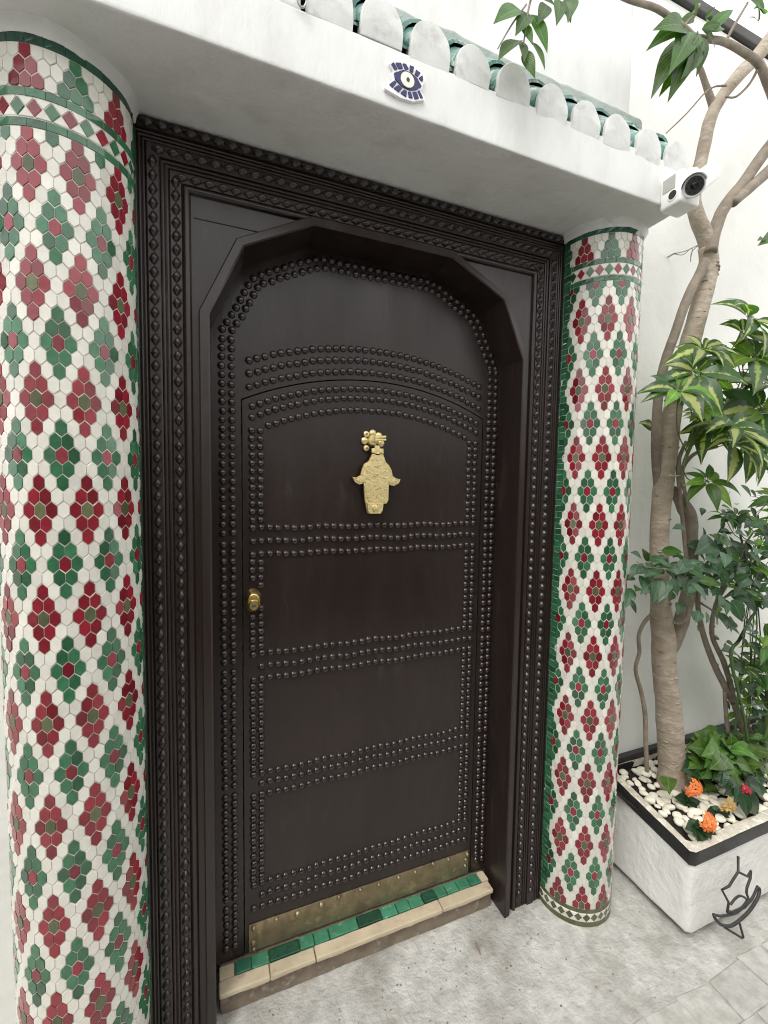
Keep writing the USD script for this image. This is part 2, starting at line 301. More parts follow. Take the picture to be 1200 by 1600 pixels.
# ---- measured points (metres)
TRUNK=[(1.754,-0.18,0.327,0.0582),(1.744,-0.18,0.459,0.0524),(1.721,-0.18,0.592,0.0505),(1.699,-0.18,0.723,0.0474),(1.663,-0.18,0.881,0.0455),(1.649,-0.18,1.005,0.0451),(1.625,-0.18,1.115,0.0395),(1.615,-0.18,1.196,0.0354),(1.598,-0.18,1.329,0.0338),(1.589,-0.18,1.486,0.0348),(1.597,-0.18,1.628,0.036),(1.61,-0.18,1.794,0.0372),(1.625,-0.18,1.922,0.0333),(1.649,-0.18,2.05,0.0333),(1.694,-0.18,2.181,0.036),(1.737,-0.18,2.313,0.0349),(1.776,-0.18,2.446,0.035),(1.795,-0.18,2.537,0.0337),(1.777,-0.18,2.609,0.0322)]
LIMB_LEFT=[(1.781,-0.18,2.602,0.0284),(1.753,-0.18,2.653,0.0295),(1.71,-0.18,2.7,0.0279),(1.682,-0.18,2.759,0.0251),(1.684,-0.18,2.832,0.0238),(1.707,-0.18,2.91,0.0226),(1.726,-0.18,2.987,0.0227),(1.74,-0.18,3.051,0.0227),(1.761,-0.18,3.11,0.0227),(1.819,-0.18,3.201,0.0229),(1.909,-0.18,3.306,0.0246),(2.015,-0.18,3.415,0.0264),(2.092,-0.18,3.507,0.028),(2.219,-0.18,3.661,0.026),(2.36,-0.2,3.86,0.02),(2.46,-0.22,4.1,0.012),(2.5,-0.24,4.35,0.003)]
LIMB_RIGHT=[(1.767,-0.2,2.572,0.023),(1.783,-0.2,2.65,0.023),(1.815,-0.2,2.731,0.0231),(1.864,-0.2,2.799,0.0232),(1.938,-0.2,2.878,0.0222),(2.021,-0.2,2.98,0.0225),(2.102,-0.2,3.074,0.0242),(2.251,-0.2,3.243,0.0235),(2.42,-0.22,3.46,0.018),(2.56,-0.25,3.72,0.010),(2.64,-0.27,3.95,0.003)]
LIMB_RIGHT2=[(1.856,-0.22,2.771,0.0153),(1.916,-0.22,2.825,0.0194),(1.993,-0.22,2.889,0.0209),(2.088,-0.22,2.97,0.0213),(2.247,-0.22,3.123,0.0205),(2.44,-0.25,3.28,0.015),(2.62,-0.28,3.48,0.008),(2.74,-0.3,3.7,0.0025)]
TWIG_UP=[(1.783,-0.17,3.139,0.014),(1.769,-0.17,3.164,0.014),(1.729,-0.17,3.215,0.0113),(1.695,-0.17,3.258,0.01),(1.667,-0.17,3.283,0.0074)]
BRANCH_TOP=[(2.12,-0.25,3.077,0.0144),(1.968,-0.26,3.205,0.0151),(1.878,-0.27,3.256,0.0147),(1.781,-0.28,3.252,0.0131),(1.624,-0.3,3.219,0.0114),(1.514,-0.31,3.18,0.0099),(1.429,-0.32,3.148,0.0107),(1.364,-0.33,3.143,0.0105),(1.218,-0.35,3.124,0.009),(1.075,-0.37,3.074,0.0076),(0.912,-0.4,3.021,0.0064),(0.781,-0.42,2.987,0.0054),(0.701,-0.43,2.928,0.0041)]
STEM_THIN_LEFT=[(1.736,-0.2,2.534,0.019),(1.71,-0.2,2.48,0.0177),(1.667,-0.2,2.413,0.0176),(1.626,-0.2,2.329,0.0175),(1.59,-0.2,2.236,0.0174),(1.55,-0.2,2.143,0.0173),(1.525,-0.2,2.058,0.0173),(1.514,-0.2,1.97,0.0173),(1.514,-0.2,1.882,0.0186),(1.533,-0.187,1.789,0.0172),(1.565,-0.173,1.69,0.0162),(1.592,-0.163,1.60,0.012)]
FORK=[(1.668,-0.18,0.86,0.012),(1.678,-0.18,0.93,0.024),(1.702,-0.185,0.99,0.0295),(1.731,-0.19,1.067,0.0295),(1.753,-0.19,1.133,0.0282),(1.77,-0.19,1.213,0.0269),(1.777,-0.19,1.322,0.0255),(1.767,-0.19,1.43,0.0253),(1.752,-0.19,1.51,0.0278),(1.718,-0.19,1.55,0.0289),(1.683,-0.185,1.595,0.0209),(1.649,-0.18,1.631,0.0182)]
TWIN_TWIG=[(1.718,-0.21,1.328,0.0079),(1.688,-0.21,1.461,0.0078),(1.658,-0.21,1.59,0.0077),(1.638,-0.21,1.692,0.0081),(1.64,-0.21,1.756,0.0076),(1.672,-0.21,1.82,0.0064)]
TWIN_TWIG2=[(1.704,-0.22,1.539,0.0065),(1.658,-0.22,1.642,0.0076),(1.645,-0.22,1.705,0.0076),(1.686,-0.22,1.757,0.0077),(1.748,-0.22,1.785,0.0078),(1.846,-0.22,1.807,0.0066)]
LEFT_TWIG=[(1.62,-0.16,0.433,0.0095),(1.603,-0.16,0.563,0.0094),(1.59,-0.16,0.685,0.0094),(1.56,-0.16,0.787,0.0085),(1.52,-0.16,0.89,0.0079),(1.537,-0.16,0.958,0.0079),(1.528,-0.16,1.029,0.0078),(1.557,-0.16,1.084,0.0079),(1.607,-0.16,1.117,0.008)]
SHRUB1=[(2.417,-0.15,0.32,0.0143),(2.342,-0.15,0.45,0.014),(2.218,-0.15,0.601,0.0152),(2.131,-0.15,0.709,0.0149),(2.022,-0.15,0.855,0.0131),(1.938,-0.15,1.004,0.0114),(1.896,-0.15,1.138,0.0099),(1.904,-0.15,1.28,0.0084)]
SHRUB2=[(2.324,-0.16,0.347,0.0124),(2.248,-0.16,0.506,0.0122),(2.177,-0.16,0.644,0.0135),(2.139,-0.16,0.743,0.0119),(2.077,-0.16,0.857,0.0117),(1.989,-0.16,0.987,0.01),(2.01,-0.16,1.131,0.0086),(2.106,-0.16,1.299,0.0073)]
SHRUB3=[(2.167,-0.15,0.485,0.0091),(2.142,-0.15,0.599,0.009),(2.123,-0.15,0.695,0.0075)]
GREENSTEM=[(2.06,-0.3,2.168,0.0089),(1.942,-0.3,2.079,0.0087),(1.81,-0.3,1.992,0.008),(1.702,-0.3,1.922,0.0073),(1.615,-0.3,1.862,0.0072),(1.561,-0.3,1.783,0.0062),(1.525,-0.3,1.711,0.0057)]
GREENSTEM2=[(1.974,-0.25,0.912,0.0069),(2.023,-0.25,0.984,0.0069),(2.09,-0.25,1.068,0.0061),(2.129,-0.25,1.129,0.0056)]
WHORLS= [(1.794,-0.34,2.272,0.187),(1.557,-0.33,2.132,0.133),(1.785,-0.37,2.117,0.17),(1.481,-0.36,2.035,0.147),(1.573,-0.33,1.92,0.07),(1.864,-0.36,1.933,0.183),(1.646,-0.38,1.854,0.166),(1.721,-0.35,1.806,0.148),(1.622,-0.33,1.661,0.109),(1.988,-0.33,1.711,0.154),(1.917,-0.33,2.045,0.163),(1.381,-0.37,1.963,0.125),(1.824,-0.3,2.237,0.124),(1.978,-0.35,1.823,0.152)]
WHORLS2= [(1.962,-0.2,1.514,0.072),(2.036,-0.2,1.518,0.089),(2.235,-0.22,1.448,0.098),(2.15,-0.28,0.951,0.112),(2.2,-0.25,0.817,0.115),(2.114,-0.22,0.846,0.097),(2.259,-0.2,0.711,0.09)]
TOP_SPRIG=[(0.649,-0.42,2.833,0.557,-0.44,2.75),(0.676,-0.42,2.834,0.622,-0.44,2.746),(0.684,-0.42,2.835,0.722,-0.44,2.742),(0.733,-0.42,2.877,0.688,-0.44,2.797),(0.686,-0.42,2.871,0.658,-0.44,2.857),(0.713,-0.42,2.887,0.74,-0.44,2.861),(0.772,-0.42,2.905,0.748,-0.44,2.817),(0.785,-0.42,2.907,0.794,-0.44,2.84),(0.813,-0.42,2.927,0.785,-0.44,2.838),(0.649,-0.42,2.76,0.574,-0.44,2.672),(0.656,-0.42,2.76,0.65,-0.44,2.693),(0.665,-0.42,2.739,0.686,-0.44,2.668),(0.687,-0.42,2.771,0.716,-0.44,2.699),(0.658,-0.42,2.801,0.675,-0.44,2.743)]
TOP_TREE_LEAVES=[(1.378,-0.33,3.142,1.202,-0.35,3.065),(1.416,-0.33,3.191,1.388,-0.35,3.232),(1.47,-0.33,3.211,1.485,-0.35,3.237),(1.408,-0.33,3.149,1.282,-0.35,2.963),(1.42,-0.33,3.143,1.32,-0.35,2.991),(1.445,-0.33,3.144,1.339,-0.35,2.967),(1.457,-0.33,3.148,1.445,-0.35,3.065),(1.396,-0.33,3.141,1.317,-0.35,3.027),(1.492,-0.33,3.177,1.578,-0.35,3.269),(1.455,-0.33,3.171,1.521,-0.35,3.197),(1.748,-0.33,3.306,1.694,-0.35,3.331),(1.78,-0.33,3.343,1.682,-0.35,3.31),(1.926,-0.3,2.598,1.841,-0.32,2.579),(2.047,-0.3,2.638,1.846,-0.32,2.568)]
SHRUB_LEAVES=[(1.779,-0.27,1.426,1.636,-0.29,1.388),(1.787,-0.27,1.417,1.721,-0.29,1.355),(1.828,-0.26,1.432,1.766,-0.28,1.389),(1.855,-0.28,1.433,1.749,-0.3,1.427),(1.898,-0.26,1.416,1.935,-0.28,1.382),(1.872,-0.26,1.395,1.933,-0.28,1.334),(1.558,-0.24,1.388,1.614,-0.26,1.388),(1.608,-0.24,1.382,1.605,-0.26,1.355),(1.919,-0.3,1.325,1.845,-0.32,1.298),(1.969,-0.3,1.313,1.988,-0.32,1.316),(1.952,-0.3,1.279,1.865,-0.32,1.241),(1.997,-0.3,1.258,2.028,-0.32,1.215),(1.974,-0.28,1.416,2.07,-0.3,1.384),(1.986,-0.27,1.41,2.003,-0.29,1.372),(1.956,-0.3,1.376,2.008,-0.32,1.328),(2.089,-0.24,1.449,2.098,-0.26,1.428),(2.031,-0.24,1.437,1.936,-0.26,1.455),(1.957,-0.22,1.446,1.872,-0.24,1.464),(1.417,-0.32,1.324,1.304,-0.34,1.328),(1.375,-0.32,1.304,1.288,-0.34,1.269),(1.379,-0.34,1.315,1.326,-0.36,1.241),(1.389,-0.35,1.294,1.338,-0.37,1.242),(1.438,-0.33,1.302,1.403,-0.35,1.255),(1.46,-0.33,1.308,1.464,-0.35,1.25),(1.511,-0.31,1.316,1.546,-0.33,1.238),(1.562,-0.29,1.334,1.608,-0.31,1.294),(1.57,-0.3,1.352,1.491,-0.32,1.32),(1.432,-0.3,1.339,1.367,-0.32,1.331),(1.366,-0.3,1.347,1.288,-0.32,1.336),(1.624,-0.3,1.283,1.556,-0.32,1.235),(1.695,-0.28,1.257,1.717,-0.3,1.217),(1.748,-0.27,1.268,1.669,-0.29,1.231),(1.776,-0.27,1.253,1.822,-0.29,1.25),(1.817,-0.27,1.237,1.76,-0.29,1.211),(1.807,-0.24,1.293,1.764,-0.26,1.265),(1.888,-0.24,1.307,1.925,-0.26,1.281),(1.796,-0.3,1.211,1.746,-0.32,1.173),(1.824,-0.3,1.187,1.801,-0.32,1.138),(1.865,-0.3,1.188,1.906,-0.32,1.102),(1.927,-0.28,1.196,1.954,-0.3,1.127),(1.622,-0.3,1.167,1.612,-0.32,1.132),(1.672,-0.3,1.158,1.619,-0.32,1.127),(1.711,-0.3,1.15,1.682,-0.32,1.117),(1.75,-0.3,1.142,1.778,-0.32,1.111),(1.96,-0.26,1.078,1.87,-0.28,1.076),(2.051,-0.29,1.197,2.083,-0.31,1.163),(2.051,-0.3,1.227,2.061,-0.32,1.249),(1.947,-0.29,1.232,1.859,-0.31,1.208),(1.958,-0.26,1.234,1.865,-0.28,1.262),(1.669,-0.25,1.286,1.679,-0.27,1.324),(1.532,-0.27,1.34,1.561,-0.29,1.35),(1.735,-0.25,1.334,1.756,-0.27,1.319),(2.077,-0.28,1.34,2.095,-0.3,1.36),(2.1,-0.27,1.374,2.11,-0.29,1.404),(1.861,-0.23,1.324,1.895,-0.25,1.344)]
DARK_LEAVES=[(2.291,-0.2,0.603,2.165,-0.22,0.672),(2.319,-0.2,0.573,2.218,-0.22,0.615),(2.354,-0.2,0.523,2.221,-0.22,0.544),(2.384,-0.2,0.485,2.272,-0.22,0.472),(2.414,-0.2,0.447,2.288,-0.22,0.546),(2.082,-0.26,0.972,2.184,-0.28,0.861),(2.064,-0.24,0.976,1.911,-0.26,1.07),(2.062,-0.22,0.912,1.919,-0.24,0.952),(2.139,-0.22,0.828,1.987,-0.24,0.872),(2.164,-0.22,0.81,2.226,-0.24,0.755),(2.223,-0.22,0.695,2.084,-0.24,0.786),(2.303,-0.22,0.636,2.294,-0.24,0.708),(2.393,-0.2,0.404,2.308,-0.22,0.371),(1.313,-0.3,1.849,1.271,-0.32,1.859),(1.355,-0.3,1.845,1.265,-0.32,1.855),(1.294,-0.3,1.235,1.3,-0.32,1.192),(1.363,-0.28,1.378,1.282,-0.3,1.408)]
LOW_LEAVES=[(1.953,-0.2,0.49,1.806,-0.22,0.616),(1.953,-0.2,0.497,1.894,-0.22,0.587),(2.019,-0.2,0.47,1.913,-0.22,0.577),(2.087,-0.2,0.449,2.06,-0.22,0.559),(2.066,-0.2,0.466,1.978,-0.22,0.552),(1.922,-0.22,0.479,1.745,-0.24,0.576),(1.855,-0.27,0.512,1.773,-0.29,0.503),(1.863,-0.3,0.529,1.756,-0.32,0.52),(1.951,-0.25,0.496,1.784,-0.27,0.545),(1.908,-0.3,0.513,1.815,-0.32,0.507),(2.026,-0.25,0.474,2.181,-0.27,0.452),(2.055,-0.25,0.461,2.239,-0.27,0.376),(2.053,-0.22,0.443,2.108,-0.24,0.487),(1.87,-0.22,0.472,1.75,-0.24,0.523),(1.821,-0.24,0.472,1.714,-0.26,0.492),(1.823,-0.25,0.466,1.726,-0.27,0.462),(1.824,-0.28,0.485,1.743,-0.3,0.471),(1.85,-0.3,0.486,1.777,-0.32,0.465),(1.858,-0.32,0.491,1.845,-0.34,0.451),(1.92,-0.31,0.476,1.924,-0.33,0.436),(1.964,-0.3,0.477,2.039,-0.32,0.448),(1.892,-0.31,0.5,1.809,-0.33,0.481),(1.855,-0.2,0.499,1.761,-0.22,0.543),(2.023,-0.28,0.433,2.132,-0.3,0.377),(2.025,-0.19,0.488,2.022,-0.21,0.555),(1.95,-0.19,0.51,1.807,-0.21,0.581),(2.078,-0.26,0.426,2.174,-0.28,0.428),(1.833,-0.21,0.474,1.76,-0.23,0.486)]
RED_LEAVES=[(1.86,-0.36,0.455,1.751,-0.38,0.457),(1.841,-0.38,0.462,1.776,-0.4,0.427),(1.859,-0.38,0.452,1.827,-0.4,0.408),(1.941,-0.36,0.423,1.926,-0.38,0.379),(1.988,-0.34,0.409,2.067,-0.36,0.339),(2.008,-0.32,0.403,2.082,-0.34,0.386),(1.888,-0.34,0.446,1.767,-0.36,0.478),(1.839,-0.4,0.449,1.897,-0.42,0.355),(1.822,-0.4,0.453,1.827,-0.42,0.374),(2.009,-0.34,0.387,2.084,-0.36,0.358),(2.104,-0.3,0.372,2.161,-0.32,0.371),(1.879,-0.32,0.452,1.758,-0.34,0.494),(2.064,-0.3,0.394,2.069,-0.32,0.429)]
KAL= [(1.695,-0.302,0.44),(1.583,-0.425,0.42),(1.755,-0.389,0.42)]
PEB= [(1.675,-0.106,0.024),(1.612,-0.148,0.02),(1.664,-0.151,0.021),(1.617,-0.194,0.026),(1.703,-0.153,0.021),(1.665,-0.207,0.026),(1.713,-0.217,0.031),(1.584,-0.238,0.013),(1.616,-0.261,0.025),(1.604,-0.305,0.024),(1.67,-0.274,0.024),(1.745,-0.103,0.018),(1.599,-0.101,0.02),(1.901,-0.23,0.016),(1.875,-0.272,0.024),(1.812,-0.274,0.026),(1.774,-0.324,0.026),(1.79,-0.298,0.018),(1.782,-0.334,0.024),(1.788,-0.381,0.027),(1.858,-0.324,0.029),(1.849,-0.382,0.029),(2.176,-0.248,0.018),(2.209,-0.24,0.016),(1.969,-0.396,0.026),(1.977,-0.36,0.018),(1.929,-0.167,0.024),(2.18,-0.23,0.021),(1.724,-0.246,0.021),(1.661,-0.319,0.018),(1.732,-0.177,0.016),(1.69,-0.116,0.016),(1.642,-0.089,0.015),(1.602,-0.348,0.016),(1.804,-0.35,0.018),(1.866,-0.358,0.021),(1.936,-0.252,0.016),(1.669,-0.293,0.018)]
HAND= [(0.4079,1.7312),(0.3974,1.7083),(0.3797,1.6965),(0.3728,1.6762),(0.3683,1.6604),(0.3542,1.6522),(0.3413,1.6542),(0.3497,1.6376),(0.3639,1.63),(0.3805,1.6336),(0.3847,1.5795),(0.3885,1.5658),(0.3924,1.5454),(0.3961,1.5339),(0.44,1.5324),(0.4472,1.545),(0.4481,1.5646),(0.4617,1.5669),(0.4678,1.5773),(0.4694,1.6304),(0.4882,1.6272),(0.5058,1.6356),(0.5119,1.6497),(0.4954,1.6517),(0.4826,1.6607),(0.4786,1.679),(0.4696,1.6948),(0.457,1.7058),(0.4467,1.7328)]
ROS= [(0.3932,1.7982),(0.416,1.8018),(0.4379,1.794),(0.3875,1.7756),(0.4457,1.7695),(0.3938,1.7512),(0.4405,1.7851),(0.4314,1.7438),(0.4162,1.7815)]
EYEOUT= [(0.3165,2.6269),(0.3412,2.6361),(0.3664,2.6395),(0.3893,2.6365),(0.4025,2.6263),(0.4021,2.6126),(0.3979,2.605),(0.3988,2.5991),(0.3917,2.5906),(0.4051,2.5752),(0.3751,2.5625),(0.3454,2.5608),(0.3052,2.5681),(0.3254,2.5905),(0.3217,2.6036),(0.3291,2.6145)]
EYEIN= [(0.3251,2.606),(0.3498,2.6211),(0.3696,2.6212),(0.3854,2.6143),(0.398,2.6001),(0.3846,2.5883),(0.3676,2.5809),(0.345,2.5825),(0.3281,2.5938)]
LASH_UP= [[(0.3186,2.6241),(0.324,2.6289),(0.3332,2.6183),(0.327,2.6144)],[(0.3295,2.6303),(0.3426,2.6342),(0.347,2.6243),(0.3373,2.6204)],[(0.3475,2.6347),(0.3552,2.6362),(0.3624,2.6284),(0.354,2.6249)],[(0.3664,2.6371),(0.3764,2.6369),(0.3738,2.6244),(0.3659,2.626)],[(0.3829,2.6324),(0.3938,2.6294),(0.3868,2.6197),(0.3795,2.6221)],[(0.3911,2.6169),(0.3996,2.6253),(0.4013,2.6154),(0.3985,2.6132)]]
LASH_DN= [[(0.3146,2.5773),(0.3268,2.5891),(0.3317,2.5871),(0.3229,2.5734)],[(0.3264,2.5727),(0.3366,2.5822),(0.3458,2.5785),(0.3383,2.5682)],[(0.3439,2.5676),(0.3521,2.577),(0.3585,2.5754),(0.3573,2.5635)],[(0.3627,2.5756),(0.3691,2.5777),(0.3743,2.5659),(0.3651,2.5648)],[(0.3747,2.5789),(0.384,2.5826),(0.3907,2.5706),(0.3807,2.5661)],[(0.3882,2.5858),(0.3925,2.5878),(0.4015,2.5753),(0.3964,2.5737)]]
STAR= [(1.677,-0.479,0.304),(1.662,-0.49,0.259),(1.601,-0.497,0.232),(1.562,-0.497,0.232),(1.585,-0.508,0.186),(1.568,-0.514,0.162),(1.586,-0.515,0.16)]
STAR2= [(1.662,-0.49,0.259),(1.706,-0.497,0.233),(1.73,-0.494,0.243),(1.721,-0.499,0.226),(1.69,-0.505,0.202),(1.684,-0.508,0.187),(1.691,-0.514,0.163),(1.662,-0.517,0.151),(1.585,-0.516,0.157)]
LOOP= [(1.592,-0.51,0.179),(1.62,-0.508,0.189),(1.65,-0.508,0.189),(1.678,-0.513,0.17),(1.665,-0.515,0.16),(1.627,-0.517,0.15),(1.585,-0.516,0.157)]
CRESC_OUT= [(1.5,-0.511,0.177),(1.506,-0.515,0.16),(1.531,-0.521,0.137),(1.573,-0.525,0.122),(1.627,-0.524,0.124),(1.686,-0.521,0.135),(1.735,-0.516,0.156),(1.756,-0.511,0.178),(1.747,-0.508,0.189)]
CRESC_IN= [(1.5,-0.511,0.177),(1.53,-0.514,0.163),(1.565,-0.516,0.155),(1.612,-0.518,0.149),(1.663,-0.516,0.155),(1.707,-0.514,0.164),(1.747,-0.508,0.189)]
TAIL= [(1.542,-0.523,0.126),(1.619,-0.537,0.071),(1.626,-0.537,0.072),(1.62,-0.526,0.115)]

# ================================================================ THE SETTING
# ground: one sheet, fine near the door, out to the horizon
gx = np.unique(np.round(np.concatenate([[-60, -20, -8, -4, -2.2], np.arange(-1.2, 2.9, .03), [3.5, 5, 9, 20, 60]]), 4))
gy = np.unique(np.round(np.concatenate([[-60, -20, -8, -4, -2.6], np.arange(-1.9, .12, .03), [.5, 4, 20, 60]]), 4))
GX, GY = np.meshgrid(gx, gy, indexing='ij')
def floor_z(x, y):
    p = np.stack([x*3.1, y*3.1, np.zeros_like(x)], -1)
    z = (meshkit.fbm(p, 3, 3)-.5)*.012 + (meshkit.fbm(p*5.3, 3, 9)-.5)*.004
    return z-.004
i, j = np.meshgrid(np.arange(len(gx)-1), np.arange(len(gy)-1), indexing='ij'); w = len(gy)
obj('ground', (np.stack([GX, GY, floor_z(GX, GY)], -1).reshape(-1, 3), np.stack([i*w+j, (i+1)*w+j, (i+1)*w+j+1, i*w+j+1], -1).reshape(-1, 4)), 'cement', smooth=True, kind='structure')
# worn rectangular setts along the alley
pav = tag(UsdGeom.Xform.Define(stage, '/World/pavement'), kind='structure')
y = -.535; row = 0
while y > -1.15:
    d = rng.uniform(.105, .13); x = .80+rng.uniform(0, .1)+(.08 if row == 0 else -.25*row)
    while x < 2.75:
        wdt = rng.uniform(.10, .19)
        a, b, c, e = x+.004, x+wdt-.004, y-d+.004, y-.004
        q = [(a, c), (b, c), (b, e), (a, e)]
        q = [(px+rng.uniform(-.008, .008), py+rng.uniform(-.008, .008)) for px, py in q]
        pg = sg.Polygon(q).buffer(-.006).buffer(.006, quad_segs=2)
        top = .0028+rng.uniform(-.002, .0025); tx, ty = rng.normal(0, .014, 2)
        ring = np.array(pg.exterior.coords)[:-1][::1]
        cx, cy = ring.mean(0); m = len(ring); zt = top+(ring[:, 0]-cx)*tx+(ring[:, 1]-cy)*ty
        inn = (ring-[cx, cy])*.93+[cx, cy]
        V = np.vstack([np.c_[ring, np.full(m, -.02)], np.c_[ring, zt-.003], np.c_[inn, zt], [[cx, cy, top+.001]]])
        F = []
        s = 1 if sg.LinearRing(ring).is_ccw else -1
        for k in range(m):
            n_ = (k+1) % m
            for lo in (0, m): F += [(lo+k, lo+n_, lo+m+n_)[::s], (lo+k, lo+m+n_, lo+m+k)[::s]]
            F.append((2*m+k, 2*m+n_, 3*m)[::s])
        obj('paving_stone', (V, np.array(F)), 'stain_cement', pav)
        x += wdt
    y -= d; row += 1

# house wall: an added backing that blocks light behind the doorway, the wall to its left, the wall above the tiled canopy
hw = thing('house_wall', 'white plastered house wall around and above the dark studded door', 'wall', (0, .06, 0))
obj('wall_behind_door', box(-1.4, 1.30, .062, .3, 0, 2.6), 'white_wall', hw)
obj('wall_left', rbox((-4, -.10, -.02), (-.43, .06, 2.56), r=.008, step=.08, amp=.004, seed=2), 'white_wall', hw, smooth=True)
obj('wall_above', rbox((-4, -.155, 2.60), (1.352, .3, 6.2), r=.014, step=.07, amp=.007, nscale=4, seed=4), 'white_fascia', hw, smooth=True)
# wall of the yard beside the house
yw = thing('yard_wall', 'tall white plastered wall behind the planter and tree, dark coping on top', 'wall', (3.2, .02, 0))
obj('wall_face', rbox((1.30, .022, -.02), (6.5, .22, 3.735), r=.012, step=.07, amp=.007, nscale=3.3, seed=6), 'white_wall', yw, smooth=True)
obj('coping', rbox((1.36, .004, 3.735), (6.5, .25, 3.785), r=.008, step=.2, amp=.004, seed=7), 'gutter', yw, smooth=True)
# a small blob of plaster left on the yard wall
for k in range(5):
    a = k*1.257; P = (1.70+.022*math.cos(a), .018, 2.98+.022*math.sin(a))
    s_ = trimesh.creation.icosphere(1, .013); obj('plaster_lump', (s_.vertices*[1, .5, 1]+P, s_.faces), 'white_wall', yw, smooth=True)
# unseen house added across the alley to bounce light and shape the door's reflections
ow = thing('facing_house', 'unseen low plastered house with dark band across the narrow alley, added to shape light', 'house', (0, -3.0, 0))
obj('wall_face', box(-9, 9, -3.4, -3.0, 0, 3.05), 'pale_render', ow)
obj('dado', box(-9, 9, -2.996, -2.975, 0, 1.95), 'added_dado_paint', ow)  # dark band added so the door mirrors something darker low down

# ---------------------------------------------------------------- canopy over the door
cn = thing('door_canopy', 'white plaster canopy with green barrel tiles along its top, over the door', 'canopy', (.42, -.37, 2.535))
obj('beam', rbox((-4, -.368, 2.535), (1.338, .06, 2.674), r=.008, step=.035, amp=.0045, nscale=9, seed=11), 'white_fascia', cn, smooth=True)
bed = sg.Polygon([(-.350, 2.667), (-.16, 2.655), (-.16, 2.86), (-.335, 2.690)])
m_ = trimesh.creation.extrude_polygon(bed, 1.2, engine='earcut')
obj('roof_bed', (np.stack([1.325-m_.vertices[:, 2], m_.vertices[:, 0], m_.vertices[:, 1]], 1), m_.faces[:, ::-1]), 'roof_mortar', cn)
SL = np.array([0, .2, .195]); SL /= np.linalg.norm(SL); NR = np.array([0, -SL[2], SL[1]])
def barrel(xc, s0, s1, r, th, lift, a0=0., a1=180., base=np.array([0, -.352, 2.684]), n=12, seed=0, flip=1):
    g = np.radians(np.linspace(a0, a1, n+1)); L = np.linspace(s0, s1, 4)
    V = []
    for rr in (r, r-th):
        for k, s in enumerate(L):
            rj = rr*(1+.02*math.sin(seed*3.1+k))
            V.append(np.array([xc, 0, 0])+base+SL*s+NR*lift+np.outer(np.cos(g)*rj, [1, 0, 0])+np.outer(np.sin(g)*rj*flip, [0, 0, 1.]))
    V = np.vstack(V); V = V+(meshkit.noise(V*60+seed)-.5)[:, None]*.004*NR+[0, 0, rise(xc)]
    m, q = n+1, len(L); F = []
    for o in (0, q*m):
        for a in range(q-1):
            for b in range(n):
                t_ = (o+a*m+b, o+a*m+b+1, o+(a+1)*m+b+1, o+(a+1)*m+b); F.append(t_ if o else t_[::-1])
    o = q*m
    for b in range(n):
        F.append((b, b+1, o+b+1, o+b)); e = (q-1)*m; F.append((e+b, o+e+b, o+e+b+1, e+b+1))
    for a in range(q-1):
        F.append((a*m, o+a*m, o+(a+1)*m, (a+1)*m)); F.append((a*m+n, (a+1)*m+n, o+(a+1)*m+n, o+a*m+n))
    return V, np.array(F)
def rise(x): return .026*min(1, max(0, (.85-x)/.6))
obj('upstand', rbox((-4, -.3685, 2.668), (.108, -.15, 2.86), r=.012, step=.05, amp=.004, seed=15), 'white_fascia', cn, smooth=True)
for k in range(-1, 9):
    xc = .297+.1265*k+rng.normal(0, .002)
    obj('pan_tile', barrel(xc+.0632, .012, .17, .040, .009, .022, seed=k, flip=-1), 'roof_glaze', cn, smooth=40) if k < 8 else None
    obj('cover_tile', barrel(xc, -.012, .125, .0565, .009, .004, seed=k+.3), 'roof_glaze', cn, smooth=40)
    obj('cover_tile', barrel(xc, .075, .19, .060, .010, .016, seed=k+.7), 'roof_glaze', cn, smooth=40)
    h = .0585+rng.normal(0, .0025); wd = .0525+rng.normal(0, .0012)
    zb = 2.648+rng.normal(0, .003)+rise(xc)*.9
    arch = [(xc-wd, zb), (xc-wd*.3, zb), (xc+wd*.3, zb), (xc+wd, zb), (xc+wd, zb+.014), (xc+wd, zb+.026)]+[(xc+wd*math.cos(t), 2.684+rise(xc)+h*math.sin(t)) for t in np.linspace(0, math.pi, 15)]+[(xc-wd, zb+.026), (xc-wd, zb+.014)]
    ring = np.array(arch); mb = MB()
    loops = []
    for o_, yy in ((.0032, -.3745), (.0008, -.3735), (0, -.371), (0, -.343)):
        c_ = ring.mean(0); loops.append(np.c_[ring[:, 0]-(ring[:, 0]-c_[0])*o_/wd, np.full(len(ring), yy), ring[:, 1]-(ring[:, 1]-c_[1])*o_/h])
    n_ = len(ring); V = np.vstack(loops+[[[ring[:, 0].mean(), -.3748, ring[:, 1].mean()]]])
    F = [(4*n_, (b+1) % n_, b) for b in range(n_)]
    for a in range(3):
        for b in range(n_):
            q_ = (b+1) % n_; F += [(a*n_+b, a*n_+q_, (a+1)*n_+q_), (a*n_+b, (a+1)*n_+q_, (a+1)*n_+b)]
    V = V+np.c_[np.zeros(len(V)), (meshkit.noise(V*35)-.5)*.004, (meshkit.noise(V*50+9)-.5)*.003]
    low = np.clip((V[:, 2]-zb)/.026, 0, 1); V[:, 1] = np.where(V[:, 1] < -.36, -.3665+(V[:, 1]+.3665)*low**.7, V[:, 1])   # the plaster runs out into the beam below
    obj('end_plug', (V, np.array(F)[:, ::-1]), 'dome_plaster', cn, smooth=50)
obj('ridge_mortar', rbox((-4, -.232, 2.80), (1.330, -.150, 2.925), r=.016, step=.03, amp=.009, nscale=18, seed=14), 'roof_mortar', cn, smooth=True)

